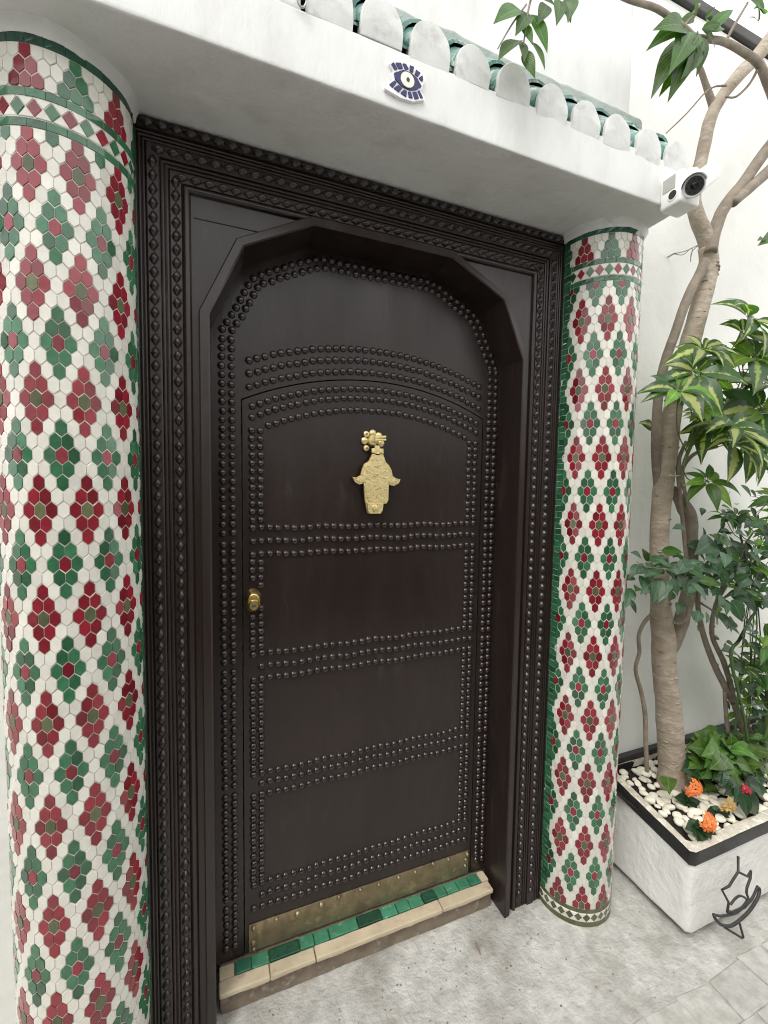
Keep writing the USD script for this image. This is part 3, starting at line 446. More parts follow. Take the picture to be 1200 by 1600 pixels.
# ================================================================ DOOR FRAME
XC = .42
fr = thing('carved_doorway', 'dark brown carved door frame with rows of diamond studs and faceted arch', 'door frame', (XC, -.12, 0))
YB = -.105
def bead(c, r, h0, n=5):
    return [(c-r*math.cos(t), h0+r*math.sin(t)) for t in np.linspace(0, math.pi, n)]
prof = [(0, -.03), (0, .010), (.003, .013), (.028, .013)]
for c in (.0345, .0435, .0525): prof += bead(c, .0042, .005)
prof += [(.059, .011), (.0615, .013), (.0865, .013), (.089, .011)]
for c in (.0945, .1045): prof += bead(c, .0048, .004)
prof += [(.111, .006), (.113, .008), (.138, .008), (.140, .004)] + bead(.1505, .0085, .006, 7) + [(.161, .002), (.164, -.004), (.164, -.03)]
o0, o1, zt = XC-.712, XC+.712, 2.534
# offsets are to the left of travel; going down-up-right-down the inside lies to the right
pr = [(-d, YB-h) for d, h in prof]
def sweep_part(P, k):
    """one straight length k of the mitred frame"""
    V, F = sweep(P, pr); m = len(pr)
    return V[k*m:(k+2)*m], F[:m-1]
RECT = [(o0, -.01), (o0, zt), (o1, zt), (o1, -.01)]
obj('jamb_moulding', sweep_part(RECT, 0), 'door_paint', fr, smooth=35)
obj('head_moulding', sweep_part(RECT, 1), 'door_paint', fr, smooth=35)
obj('jamb_moulding', sweep_part(RECT, 2), 'door_paint', fr, smooth=35)
# diamond studs
studs = []
def diamond(cx, cz, along, h0):
    """pyramid stud, its edges rounded by many coats of paint"""
    a, b, h = .0172, .0122, .0125; V = []
    for q, hgt, p_ in ((1.0, -.3, 1.3), (.95, .12, 1.3), (.50, .66, 1.5)):
        for k in range(8):
            t_ = k*math.pi/4; c_, s_ = math.cos(t_), math.sin(t_); n_ = (abs(c_)**p_+abs(s_)**p_)**(-1/p_)
            u_, v_ = a*q*c_*n_+.002*s_*q, b*q*s_*n_
            X, Z = (cx+u_, cz+v_) if along == 'x' else (cx+v_, cz+u_)
            V.append((X+rng.normal(0, .0003), YB-h0-h*hgt, Z+rng.normal(0, .0003)))
    V.append((cx, YB-h0-h, cz)); F = []
    for r_ in range(2):
        for k in range(8):
            k2 = (k+1) % 8; F += [(r_*8+k, r_*8+k2, r_*8+8+k2), (r_*8+k, r_*8+8+k2, r_*8+8+k)]
    F += [(16+k, 16+(k+1) % 8, 24) for k in range(8)]
    return np.array(V), np.array(F)
for d, h0 in ((.0155, .013), (.074, .013), (.1255, .008)):
    for sx in (-1, 1):
        if d < .03 and sx < 0: continue
        for cz in np.arange(.05, zt-d-.012, .0335): studs.append(diamond(XC+sx*(.712-d), cz, 'z', h0))
    for cx in np.arange(o0+d+.014, o1-d-.01, .0335): studs.append(diamond(cx, zt-d, 'x', h0))
studs.sort(key=lambda s: -seen(s[0].mean(0)))
for s in studs[:300]: obj('diamond_stud', s, 'diamond_paint', fr, smooth=55)
mb = MB()
for s in studs[300:]: mb.add(*s)
obj('diamond_studs', mb.mesh(), 'diamond_paint', fr, smooth=55, kind='stuff')
# faceted arch: lip and deep reveal
ARCH = [(-.5085, -.01), (-.5085, 2.073), (-.420, 2.262), (-.229, 2.360), (.217, 2.360), (.418, 2.262), (.5085, 2.073), (.5085, -.01)]
ARCH = [(XC+a, b) for a, b in ARCH]
lip = [(.027, -.10), (.027, -.124), (.0235, -.128), (.004, -.131), (0, -.128), (0, .004)]
obj('arch_lip', sweep(ARCH, lip), 'door_paint', fr, smooth=25)
sp = sg.box(o0+.150, .001, o1-.150, zt-.150).difference(sg.Polygon([(XC+(a-XC)*1.0, b) for a, b in ARCH]+[ARCH[0]]).buffer(.012, join_style=2))
obj('spandrel_panel', extrude(sp, -.108, -.075) if sp.geom_type == 'Polygon' else extrude(max(sp.geoms, key=lambda g: g.area), -.108, -.075), 'door_paint', fr)
# raised board joint across the left spandrel
obj('board_joint', cham(XC-.545, XC-.36, -.1105, -.1075, 2.318, 2.322, .0008), 'door_paint', fr)

# ================================================================ DOOR LEAVES
ZC, RA = .971, 1.003
CX = .4275
def arcpts(r, n=40, w=.4275):
    t = math.asin(min(1, w/r)); return [(CX+r*math.sin(a), ZC+r*math.cos(a)) for a in np.linspace(-t, t, n)]
wick = sg.Polygon([(0, .094), (.855, .094)]+arcpts(RA)[::-1])
GAP = .0042
leaf = sg.Polygon([(XC-.53, .089), (XC+.53, .089), (XC+.53, 2.40), (XC-.53, 2.40)]).difference(wick.buffer(GAP, join_style=2).union(sg.box(-.0032, .05, .8582, .5)))
od = thing('outer_door', 'dark brown studded outer door surrounding the small wicket door', 'door', (XC, 0, .09))
obj('door_panel', extrude(leaf, 0, .05), 'door_paint', od)
wd_ = thing('wicket_door', 'dark brown arched wicket door studded in rows, brass hand knocker on it', 'door', (CX, 0, .094))
obj('door_panel', extrude(wick, -.0005, .05), 'door_paint', wd_)
def stud(x, z, y0=0., r=.0118):
    n = 10; rings = [(1.0, 0.0), (.87, .5), (.52, .86)]
    r = r*(1+rng.normal(0, .03)); jx, jz = rng.normal(0, .0007, 2); hh = .0098
    g = np.arange(n)*2*np.pi/n; V = []
    for q, hgt in rings: V += [(x+jx+q*r*math.cos(t), y0-hgt*hh, z+jz+q*r*math.sin(t)) for t in g]
    V.append((x+jx, y0-hh, z+jz)); F = []
    for a in range(2):
        for b in range(n):
            c = (b+1) % n; F += [(a*n+b, a*n+c, (a+1)*n+c), (a*n+b, (a+1)*n+c, (a+1)*n+b)]
    F += [(2*n+b, 2*n+(b+1) % n, 3*n) for b in range(n)]
    return np.array(V), np.array(F)
def put_studs(kind, pts, parent, y0):
    S = sorted((stud(x, z, y0) for x, z in pts), key=lambda s: -seen(s[0].mean(0)))
    for s in S[:300]: obj(kind, s, 'door_paint_gloss', parent, smooth=True)
    if len(S) > 300:
        mb = MB()
        for s in S[300:]: mb.add(*s)
        obj(kind+'s', mb.mesh(), 'door_paint_gloss', parent, smooth=True, kind='stuff')
# wicket: triple rows, double columns, triple arch
rows = [(1.490, 1.4485, 1.407), (1.090, 1.048, 1.008), (.696, .662, .623), (.322, .281, .240)]
pts = []
for tr in rows:
    for k, z in enumerate(tr):
        for q in range(32):
            x = .0285+q*(.7975/31)
            if k == 1 and q == 0 and z < 1.2: continue
            pts.append((x, z+.002*math.sin(q*.9)))
put_studs('rail_stud', pts, wd_, -.0005)
pts = []
segs = [(1.790, 1.515), (1.383, 1.112), (.986, .718), (.600, .344)]
for x in (.0275, .0525, .8005, .826):
    for a, b in segs:
        n = int(round((a-b)/.0252))
        for k in range(n+1):
            z = a-(a-b)*k/n
            if x < .06 and abs(z-1.262) < (.048 if x < .04 else .024): continue
            if k == 0 and a > 1.7: z = a
            pts.append((x, z))
put_studs('edge_stud', pts, wd_, -.0005)
def arc_row(r, x0, x1, pitch=.0252):
    t0, t1 = math.asin((x0-CX)/r), math.asin((x1-CX)/r); n = int(round((t1-t0)*r/pitch))
    return [(CX+r*math.sin(t0+(t1-t0)*k/n), ZC+r*math.cos(t0+(t1-t0)*k/n)) for k in range(n+1)]
pts = arc_row(.977, .0285, .8265)+arc_row(.9465, .0285, .8265)+arc_row(.9075, .077, .778)
put_studs('arch_stud', pts, wd_, -.0005)
# outer leaf: double border following the faceted arch, triple arch above the wicket
pts = arc_row(1.105, .020, .835)+arc_row(1.069, .020, .835)+arc_row(1.032, .020, .835)
def along(poly, pitch):
    P = np.array(poly, float); L = np.concatenate([[0], np.cumsum(np.linalg.norm(np.diff(P, axis=0), axis=1))]); n = int(round(L[-1]/pitch))
    s = np.linspace(0, L[-1], n+1); return list(zip(np.interp(s, L, P[:, 0]), np.interp(s, L, P[:, 1])))
put_studs('arch_stud', pts, od, 0.)
OUT = [(-.056, 2.08), (-.017, 2.146), (.028, 2.237), (.055, 2.256), (.21, 2.330), (.26, 2.338), (.62, 2.336), (.648, 2.331), (.80, 2.254), (.822, 2.238), (.906, 2.07)]
INN = [(-.028, 2.08), (.011, 2.146), (.045, 2.216), (.065, 2.233), (.215, 2.304), (.26, 2.313), (.615, 2.311), (.645, 2.304), (.785, 2.236), (.802, 2.217), (.879, 2.07)]
put_studs('border_stud', along(OUT, .0262)+along(INN, .0255), od, 0.)
pts = []
for x in (-.0575, -.0305, .883, .910):
    z = 2.053
    while z > .115:
        pts.append((x, z)); z -= .0262 if not any(abs(z-.018-t[1]) < .013 for t in rows) else .034
put_studs('edge_stud', pts, od, 0.)
# knocker: hand plate, wrist, rosette mount
hp = sg.Polygon(HAND)
V, F = extrude(hp, -.030, -.022)
kn = obj('door_knocker', (V, F), 'pale_brass', wd_, label='cast brass hand shaped knocker')
inner = hp.buffer(-.006)
for g in getattr(inner, 'geoms', [inner]): obj('raised_field', extrude(g, -.0325, -.0295), 'pale_brass', kn)
# engraved relief: curls and circles on the hand
for (x, z, r) in ((.392, 1.678, .007), (.396, 1.657, .006), (.395, 1.592, .0055), (.418, 1.607, .006), (.44, 1.598, .0055), (.457, 1.612, .005), (.394, 1.571, .005), (.42, 1.571, .005), (.448, 1.58, .005), (.366, 1.642, .005), (.489, 1.641, .005), (.43, 1.69, .007), (.452, 1.672, .006), (.425, 1.66, .008), (.41, 1.71, .006), (.44, 1.715, .005)):
    a = np.linspace(0, 5.4, 12); obj('curl', tube(np.c_[x+r*(1-a/11)*np.cos(a), np.full(12, -.0328), z+r*(1-a/11)*np.sin(a), np.full(12, .0012)], 5, 1), 'pale_brass', kn, smooth=True)
for x0 in (.4035, .4265, .448): obj('finger_line', cham(x0-.0012, x0+.0012, -.0337, -.031, 1.572, 1.632, .0005), 'pale_brass', kn)
obj('finger_tip', extrude(sg.Polygon([(.3915, 1.566), (.4465, 1.566), (.4445, 1.545), (.437, 1.5335), (.399, 1.5335), (.392, 1.545)]), -.040, -.026), 'pale_brass', kn)
obj('ball_strike', revolve([(0, .046), (.010, .044), (.014, .036), (.014, .004), (0, 0)], (.418, 0, 1.552), 1, 14), 'pale_brass', kn, smooth=40)
for k, (x, z) in enumerate(ROS[:6]):
    s_ = trimesh.creation.icosphere(2, .0125 if k not in (0, 5) else .0105); obj('rosette_petal', (s_.vertices*[1, .6, 1]+[x, -.010, z], s_.faces), 'pale_brass', kn, smooth=True)
    if k in (0, 5): obj('screw_head', revolve([(0, .0012), (.0028, .001), (.003, 0)], (x, -.0168, z), 1, 8), 'iron', kn)
obj('rosette_centre', revolve([(0, .020), (.016, .018), (.020, .010), (.021, 0)], (.4175, 0, 1.7785), 1, 16), 'pale_brass', kn, smooth=40)
for dz in (-.006, .004): obj('hinge_bar', tube([(.413, -.034, 1.783+dz, .0042), (.43, -.036, 1.784+dz, .0042), (.453, -.036, 1.786+dz, .0042)], 8, 2), 'pale_brass', kn, smooth=40)
for x in (.414, .441): obj('hinge_loop', revolve([(.0, .009), (.0085, .008), (.009, .0), (.0085, -.008), (0, -.009)], (x, -.027, 1.742), 2, 12), 'pale_brass', kn, smooth=40)
obj('wrist', cham(.418, .437, -.030, -.018, 1.725, 1.762, .003), 'pale_brass', kn)
# round lock, brass kick plate with nails
V, F = revolve([(0, .030), (.016, .030), (.0195, .027), (.0235, .010), (.0258, .005), (.0262, 0)], (0, 0, 0), 1, 28)
lk = obj('lock', (V*[1, 1, 1.42]+[.0285, -.0005, 1.264], F), 'brass', wd_, smooth=40)
obj('lock_core', revolve([(0, .038), (.0125, .0375), (.0155, .034), (.0165, .029)], (.0285, -.0005, 1.256), 1, 20), 'brass', lk, smooth=40)
obj('core_face', revolve([(0, .0395), (.0075, .0390), (.0085, .0375)], (.0285, -.0005, 1.255), 1, 16), 'aged_brass', lk, smooth=40)
obj('keyhole', cham(.0235, .0335, -.0415, -.0395, 1.2535, 1.2570, .0005), 'iron', lk)
kp = obj('kick_plate', rbox((.012, -.0042, .0955), (.845, -.0006, .190), r=.0012, step=.03, amp=.0012, nscale=20, seed=5), 'aged_brass', wd_, smooth=True)
for x, z in [(x, .181) for x in np.linspace(.03, .83, 12)]+[(.026, .125), (.03, .104), (.832, .13), (.832, .155)]:
    obj('nail', stud(x+rng.normal(0, .004), z+rng.normal(0, .003), -.0042, .008 if rng.random() < .7 else .0105), 'aged_brass', kp, smooth=True)
# small hooks and pins on the leaf edge, as seen by the lock
# ================================================================ DOORSTEP
st = thing('doorstep', 'low doorstep with a strip of green glazed tiles and beige stone edge', 'step', (.41, -.05, 0))
obj('step_core', rbox((-.078, -.068, -.01), (.912, .055, .0785), r=.006, step=.03, amp=.005, nscale=14, seed=8), 'brown_stone', st, smooth=True)
SX = [-.032, .017, .073, .172, .221, .273, .376, .466, .526, .576, .631, .685, .729, .780, .832, .879]
for k, (a, b) in enumerate(zip(SX[:-1], SX[1:])):
    V, F = cham(a+.0015, b-.0015, -.047, -.0065, .070, .0875+rng.normal(0, .0007), .0018)
    obj('green_tile', (V, F), ['step_green', 'glaze_dark_green'][k in (2, 6, 10)], st)
for a, b, y1 in ((-.080, .069, -.050), (.071, .215, -.050), (.217, .683, -.0495), (.685, .905, -.050)):
    obj('edge_slab', rbox((a, -.0925+rng.normal(0, .0012), .070), (b, y1, .088), r=.005, step=.03, amp=.004, nscale=22, seed=int(a*100)+20), 'beige_stone', st, smooth=True)
obj('corner_slab', rbox((-.080, -.0485, .06), (-.0345, -.006, .0875), r=.004, step=.03, amp=.003, seed=3), 'beige_stone', st, smooth=True)
obj('corner_slab', rbox((.8815, -.0485, .06), (.912, -.006, .0875), r=.004, step=.03, amp=.003, seed=4), 'beige_stone', st, smooth=True)

# ================================================================ TILED COLUMNS
def column(c, sgn, red0, zr, pitch_z, label, vis, strip):
    """c centre, red0 angle of a red flower, zr its height, vis: range of angles built tile by tile"""
    t = thing('tiled_column', label, 'column', (c[0], c[1], 0)); R = .142
    obj('column_core', revolve([(R-.0015, -.02), (R-.0015, 2.54)], (c[0], c[1], 0), 2, 84), 'grout', t, smooth=True)
    fil = [(R-.003, 2.503), (R+.003, 2.509), (R+.005, 2.518), (R+.009, 2.528), (R+.013, 2.5345)]
    V, F = revolve(fil, (c[0], c[1], 0), 2, 60); nz = (meshkit.fbm(V*22, 3, 5)-.5)
    cc = np.array([c[0], c[1], 0]); dirs = (V-cc)*[1, 1, 0]; V = V+dirs/np.linalg.norm(dirs, axis=1, keepdims=True)*(nz*.016)[:, None]+np.c_[np.zeros(len(V)), np.zeros(len(V)), nz*.006*(V[:, 2] < 2.53)]
    obj('plaster_collar', (V, F), 'dome_plaster', t, smooth=True)
    bins = {}
    def facet(kind, mtl, ang, z, shape, tilt=.02):
        """flat tile tangent to the shaft; shape: (s,z) outline in metres"""
        sh = np.array(shape); a = math.radians(ang)
        if not (vis[0] <= ang <= vis[1]): return
        nrm = np.array([math.cos(a), math.sin(a), 0]); tn = np.array([-math.sin(a), math.cos(a), 0])
        ta, tb = rng.normal(0, tilt, 2); m = len(sh)
        out = rng.normal(0, .00025)
        top = sh*.955; V = []
        wide = abs(sh[:, 0]).max()
        for ring, lift in ((sh, -.0028), (sh, -.0007), (top, 0.)):
            for s_, z_ in ring:
                sag = R*(1-math.cos(s_/R)) if wide > .014 else R*(1-math.cos(s_/R))*.5
                V.append(cc+nrm*(R+lift+out-sag+(s_*ta+z_*tb if lift > -.002 else 0))+tn*s_+[0, 0, z+z_])
        F = []
        for o in (0, m):
            for k in range(m):
                q = (k+1) % m; F += [(o+k, o+q, o+m+q), (o+k, o+m+q, o+m+k)]
        F += [(2*m, 2*m+k, 2*m+k+1) for k in range(1, m-1)]
        V = np.array(V); view = CAM-(cc+nrm*R+[0, 0, z]); area = max(0, nrm@view/np.linalg.norm(view))/(view@view)
        bins.setdefault((kind, mtl), []).append((area, V, np.array(F)))
    dA = 360/42.; hw_ = R*math.radians(dA)/2*.932; rp = pitch_z/8; top_ = rp*.655; sh_ = rp*.315
    HEX = np.array([(hw_, -sh_), (hw_, sh_), (0, top_), (-hw_, sh_), (-hw_, -sh_), (0, -top_)])
    HEX = HEX*[1, .945]
    def clip_hex(z, lo, hi):
        p = sg.Polygon(HEX).intersection(sg.box(-1, lo-z, 1, hi-z))
        if p.is_empty or p.area < 3e-5: return None
        q = np.array(p.exterior.coords)[:-1]; return q if sg.LinearRing(q).is_ccw else q[::-1]
    FL = {(-2, 0): 'b', (-1, -.5): 'b', (-1, .5): 'b', (0, -1): 'b', (0, 0): 'c', (0, 1): 'b', (1, -.5): 'b', (1, .5): 'b', (2, 0): 'b'}
    def which(rw, u):
        """colour at hexagon row rw (0 = a red row), position u in hexagons from a red flower's middle"""
        for rr in (math.floor(rw/4)-1, math.floor(rw/4), math.floor(rw/4)+1, math.floor(rw/4)+2):
            dr = rw-4*rr; off = 0 if rr % 2 == 0 else 2
            du = (u-off+2) % 4-2
            k = FL.get((dr, round(du*2)/2))
            if k: return ('red' if rr % 2 == 0 else 'green') if k == 'b' else ('centre_green' if rr % 2 == 0 else 'centre_red')
        return 'white'
    MT = {'red': ('red_tile', 'glaze_red'), 'green': ('green_tile', 'glaze_green'), 'white': ('white_tile', 'glaze_white'), 'centre_green': ('green_tile', 'glaze_olive'), 'centre_red': ('red_tile', 'glaze_red')}
    for rw in range(-80, 80):
        z = zr+rw*rp
        if z < .07 or z > 2.345: continue
        q = clip_hex(z, .0735, 2.331)
        if q is None: continue
        for n in range(-24, 25):
            u = n+(.5 if rw % 2 else 0); ang = red0+u*dA
            if strip[0] < ang < strip[1]: continue
            facet(*MT[which(rw, u)], ang, z, q)
    for rw in range(3):                                   # short field above the diamond band: half flowers, red and green in turn
        z = 2.420+rw*rp
        q = clip_hex(z, 2.4075, 2.4885)
        for n in range(-24, 25):
            u = n+(.5 if rw % 2 else 0); ang = red0+u*dA
            if strip[0] < ang < strip[1]: continue
            k = 'white'
            du = (u+2) % 4-2; fl = int(round((u-du)/4))
            if abs(du) <= (1, .5, 0)[rw]: k = 'red' if fl % 2 else 'green'
            facet(*MT[k], ang, z, q)
    def ring(z0, z1, n, mtl):
        hw2 = math.pi*R/n*.985
        for k in range(n):
            ang = (red0+k*360/n+180) % 360-180
            for a_ in (ang-360, ang, ang+360): facet('ring_tile', mtl, a_, (z0+z1)/2, [(-hw2, (z0-z1)/2), (0, (z0-z1)/2), (hw2, (z0-z1)/2), (hw2, (z1-z0)/2), (0, (z1-z0)/2), (-hw2, (z1-z0)/2)], tilt=.012)
    ring(2.4895, 2.5085, 26, 'glaze_dark_green'); ring(2.3905, 2.4065, 26, 'glaze_green'); ring(2.3325, 2.349, 26, 'glaze_green')
    ring(.0575, .0725, 24, 'glaze_olive'); ring(.004, .022, 24, 'glaze_olive')
    for zl, zh, a0 in ((2.3505, 2.389, -107.0 if sgn < 0 else -123.1), (.0235, .056, -113.6)):
        zm, hh, sw = (zl+zh)/2, (zh-zl)/2, R*math.radians(6.0)
        for k in range(-30, 31):
            ang = a0+12*k
            if strip[0] < ang < strip[1] and zl > 1: continue
            low = zl < 1
            facet('diamond_tile', 'glaze_olive' if low else ('glaze_red' if (k % 2) else 'glaze_green'), ang, zm, np.array([(sw*.9, 0), (0, hh*.94), (-sw*.9, 0), (0, -hh*.94)])*.97)
            for s_ in (1, -1): facet('triangle_tile', 'glaze_white', ang+6, zm, [(-sw*.88, s_*hh*.95), (0, s_*hh*.08), (sw*.88, s_*hh*.95)][::-s_])
    hs = (strip[1]-strip[0])/4; zz = .074
    while zz < 2.49:                                      # upright band of small green tiles against the frame
        dz = rng.uniform(.019, .024)
        for a_ in (strip[0]+hs, strip[1]-hs):
            w2 = R*math.radians(hs)*.96
            facet('strip_tile', 'glaze_green', a_, zz+dz/2, [(-w2, -dz/2+.0007), (w2, -dz/2+.0007), (w2, dz/2-.0007), (-w2, dz/2-.0007)], tilt=.04)
        zz += dz
    byk = {}
    for (kind, mtl), L in bins.items():
        for a_, V, F in L: byk.setdefault(kind, []).append((a_, V, F, mtl))
    for kind, L in byk.items():
        L.sort(key=lambda q: -q[0])
        for a_, V, F, mtl in L[:300]: obj(kind, (V, F), mtl, t)
        rest = {}
        for a_, V, F, mtl in L[300:]: rest.setdefault(mtl, MB()).add(V, F)
        for mtl, mb in rest.items(): obj(kind+'s', mb.mesh(), mtl, t, kind='stuff')
column((-.397, -.140), -1, -66.3, 1.797, .2330, 'column of red, green and white hexagon tiles left of the door', (-185, 48), (-5.0, 21.0))
column((1.245, -.140), 1, -121.5+360-360, 1.500, .2358, 'column of red, green and white hexagon tiles right of the door, beside the white planter', (-215, 0), (-198.0, -173.5))

# ================================================================ SMALL THINGS ON THE CANOPY
ey = thing('eye_plaque', 'small blue and white ceramic eye plaque on the white canopy front', 'plaque', (.36, -.37, 2.60))
pl = sg.Polygon(EYEOUT).buffer(.003)
obj('base_plate', extrude(pl, -.3765, -.360), 'eye_white', ey)
obj('eyeball', extrude(sg.Polygon(EYEIN), -.3790, -.3760), 'eye_blue', ey)
ec = np.array([.3594, 2.6005])
an = np.linspace(0, 2*math.pi, 25)[:-1]
obj('iris', extrude(sg.Polygon([(ec[0]+.0178*math.cos(t), ec[1]+.0172*math.sin(t)) for t in an]), -.3808, -.3785), 'eye_cream', ey)
obj('pupil', extrude(sg.Polygon([(ec[0]+.001+.0042*math.cos(t), ec[1]+.0046*math.sin(t)) for t in an]), -.3820, -.3800), 'eye_blue', ey)
for q in LASH_UP+LASH_DN: obj('lash', extrude(sg.Polygon(q).buffer(.0006), -.3785, -.3760), 'eye_blue', ey)
rg = thing('wall_ring', 'little metal ring hanging from the canopy front at the top edge', 'ring', (.105, -.38, 2.68))
a = np.linspace(0, 2*math.pi, 22)
obj('ring', tube(np.c_[.105+.010*np.sin(a), -.382-.004*np.cos(a), 2.680+.014*np.cos(a), np.full(22, .0024)], 6, 1), 'steel', rg, smooth=True)
obj('eye_screw', tube([(.105, -.366, 2.697, .0026), (.105, -.378, 2.697, .0026), (.105, -.384, 2.693, .0022)], 6, 2), 'steel', rg, smooth=True)

# security camera on a junction box
sc = thing('security_camera', 'white bullet security camera on a junction box at the canopy end', 'camera', (1.29, -.40, 2.56))
obj('junction_box', rbox((1.247, -.440, 2.507), (1.335, -.3665, 2.607), r=.012, step=.03, amp=.0), 'white_plastic', sc, smooth=True)
obj('box_lid', rbox((1.2455, -.418, 2.556), (1.2475, -.378, 2.598), r=.0008, step=.03), 'grey_plastic', sc, smooth=True)
def disc_x(x, y, z, r, h, n=18):
    V, F = revolve([(0, h), (r*.97, h), (r, h*.6), (r, 0)], (0, 0, 0), 2, n); V = np.stack([-V[:, 2], V[:, 0], V[:, 1]], 1)
    return V+[x, y, z], F
obj('knockout_rim', disc_x(1.2475, -.4115, 2.538, .0165, .0022), 'white_plastic', sc, smooth=40)
obj('knockout', disc_x(1.2455, -.4115, 2.538, .0125, .0012), 'lens_black', sc, smooth=40)
A0, A1 = np.array([1.263, -.467, 2.536]), np.array([1.405, -.418, 2.640]); ax = A0-A1; Lc = np.linalg.norm(ax)
V, F = revolve([(0, 0), (.018, 0), (.026, .006), (.0295, .016), (.0295, Lc-.012), (.0302, Lc-.012), (.0302, Lc+.004), (.0275, Lc+.006), (.0248, Lc+.001), (0, Lc+.001)], (0, 0, 0), 2, 32)
obj('camera_body', (align(V, ax)+A1, F), 'white_plastic', sc, smooth=40)
V, F = revolve([(.0240, Lc), (.0240, Lc+.0030), (.0225, Lc+.0025), (0, Lc+.0018)], (0, 0, 0), 2, 32); obj('lens_plate', (align(V, ax)+A1, F), 'black_plastic', sc, smooth=40)
V, F = revolve([(.0105, Lc+.002), (.0105, Lc+.0050), (.0085, Lc+.0058), (.0055, Lc+.0075), (0, Lc+.0085)], (0, 0, 0), 2, 24); obj('lens', (align(V, ax)+A1, F), 'lens_black', sc, smooth=True)
for q in range(8):
    a = q*math.pi/4+.3; V, F = revolve([(.0026, Lc+.0016), (.0026, Lc+.0036), (0, Lc+.0042)], (0, 0, 0), 2, 8)
    obj('infrared_led', (align(V+[.0175*math.cos(a), .0175*math.sin(a), 0], ax)+A1, F), 'lens_black', sc, smooth=40)
th = np.linspace(-.9*math.pi/2, .9*math.pi/2, 14); un = ax/Lc; side = np.cross([0, 0, 1.], un); side /= np.linalg.norm(side); upn = np.cross(un, side)
V = []
for s_ in (Lc-.006, Lc+.010):
    for rr in (.0305, .0322): V += [A1+un*s_+rr*(side*math.sin(t)+upn*math.cos(t)) for t in th]
V = np.array(V); n = 14; F = []
for k in range(n-1): F += [(k, k+1, 2*n+k+1), (k, 2*n+k+1, 2*n+k), (n+k, 3*n+k+1, n+k+1), (n+k, 3*n+k, 3*n+k+1), (2*n+k, 2*n+k+1, 3*n+k+1), (2*n+k, 3*n+k+1, 3*n+k)]
obj('hood_rim', (V, np.array(F)), 'black_plastic', sc, smooth=40)
obj('bracket', tube([(1.31, -.425, 2.585, .017), (1.318, -.437, 2.597, .017), (1.335, -.446, 2.598, .015)], 12, 2), 'white_plastic', sc, smooth=True)
obj('bracket_cap', revolve([(0, .008), (.02, .007), (.023, 0)], (1.30, -.4395, 2.592), 1, 16), 'white_plastic', sc, smooth=40)

# hook and wire in the yard wall, tied to the tree
hk = thing('tie_wire', 'thin twisted wire from a wall hook to the tree trunk', 'wire', (1.82, .02, 2.67))
obj('hook', tube([(1.826, .024, 2.671, .004), (1.824, -.005, 2.672, .004), (1.815, -.02, 2.666, .0035)], 6, 2), 'steel', hk, smooth=True)
obj('wire', tube([(1.82, -.015, 2.668, .0022), (1.80, -.08, 2.645, .002), (1.782, -.13, 2.635, .002), (1.77, -.17, 2.625, .0022)], 5, 3), 'steel', hk, smooth=True)
obj('wire', tube([(1.82, -.015, 2.666, .0018), (1.81, -.06, 2.64, .0018), (1.79, -.11, 2.64, .0018), (1.80, -.10, 2.605, .0018), (1.785, -.11, 2.585, .0018), (1.775, -.12, 2.615, .0018), (1.785, -.14, 2.635, .0018)], 5, 4), 'steel', hk, smooth=True)
for nm, L in (('string', [(1.553, -.235, 1.684), (1.60, -.226, 1.682), (1.66, -.215, 1.687), (1.70, -.225, 1.69), (1.755, -.24, 1.695), (1.80, -.25, 1.69)]),):
    s_ = thing('tie_string', 'pale string tied round the tree trunk at mid height', 'string', (1.6, -.2, 1.68))
    obj('cord', tube([(*p, .0028) for p in L], 5, 4), 'string', s_, smooth=True)

# ================================================================ PLANTER
pt = thing('planter', 'white plaster planter trough with black rim and wrought iron star ornament', 'planter', (2.1, -.25, 0))
def loop(x0f, x0b, x1, y0, y1, z, r=.012):
    """rounded rectangle outline, the left side may slant"""
    C4 = [(x0f, y0), (x1, y0), (x1, y1), (x0b, y1)]; P = []
    for k in range(4):
        a, b, c = np.array(C4[k-1], float), np.array(C4[k], float), np.array(C4[(k+1) % 4], float)
        d1 = (a-b)/np.linalg.norm(a-b); d2 = (c-b)/np.linalg.norm(c-b)
        for t in np.linspace(0, 1, 4): P.append(b+d1*r*(1-t)**2+d2*r*t*t)
        n = max(1, int(np.linalg.norm(c-b)/.04)); 
        for t in np.arange(1, n)/n: P.append(b+d2*r+(c-b-2*d2*r)*t)
    return np.array([(x, y, z) for x, y in P])
def loft(loops, amp=0, seed=1):
    n = len(loops[0]); V = np.vstack(loops)
    if amp:
        V = V+((np.stack([meshkit.fbm(V*13+s*17.3+seed, 3, s) for s in range(3)], 1)-.5)*amp)
    F = [(a*n+b, a*n+(b+1) % n, (a+1)*n+(b+1) % n, (a+1)*n+b) for a in range(len(loops)-1) for b in range(n)]
    return V, np.array(F)
def lvl(t, g=0., r=.012): # t from 0 at the ground to 1 at the rim
    return loop(1.489-.028*t+g, 1.500+.058*t+g, 2.80, -.442-.012*t+g, -.012, .03+.335*t, r)
def same(L, n):
    """equal point count for all loops"""
    out = []
    for P in L:
        Q = np.vstack([P, P[:1]]); s = np.concatenate([[0], np.cumsum(np.linalg.norm(np.diff(Q, axis=0), axis=1))])
        t = np.linspace(0, s[-1], n, endpoint=False); out.append(np.stack([np.interp(t, s, Q[:, k]) for k in range(3)], 1))
    return out
n = 150
L = same([lvl(0, .03), lvl(0, .006)]+[lvl(t) for t in np.linspace(.02, .84, 9)], n); L[1][:, 2] -= .004
obj('trough', loft(L, .007, 3), 'planter_white', pt, smooth=True)
L = same([lvl(.835, .004), lvl(.835, -.004), lvl(.85, -.006), lvl(.985, -.006), lvl(.995, -.004)], n); obj('rim_band', loft(L, .0025, 5), 'black_paint', pt, smooth=40)
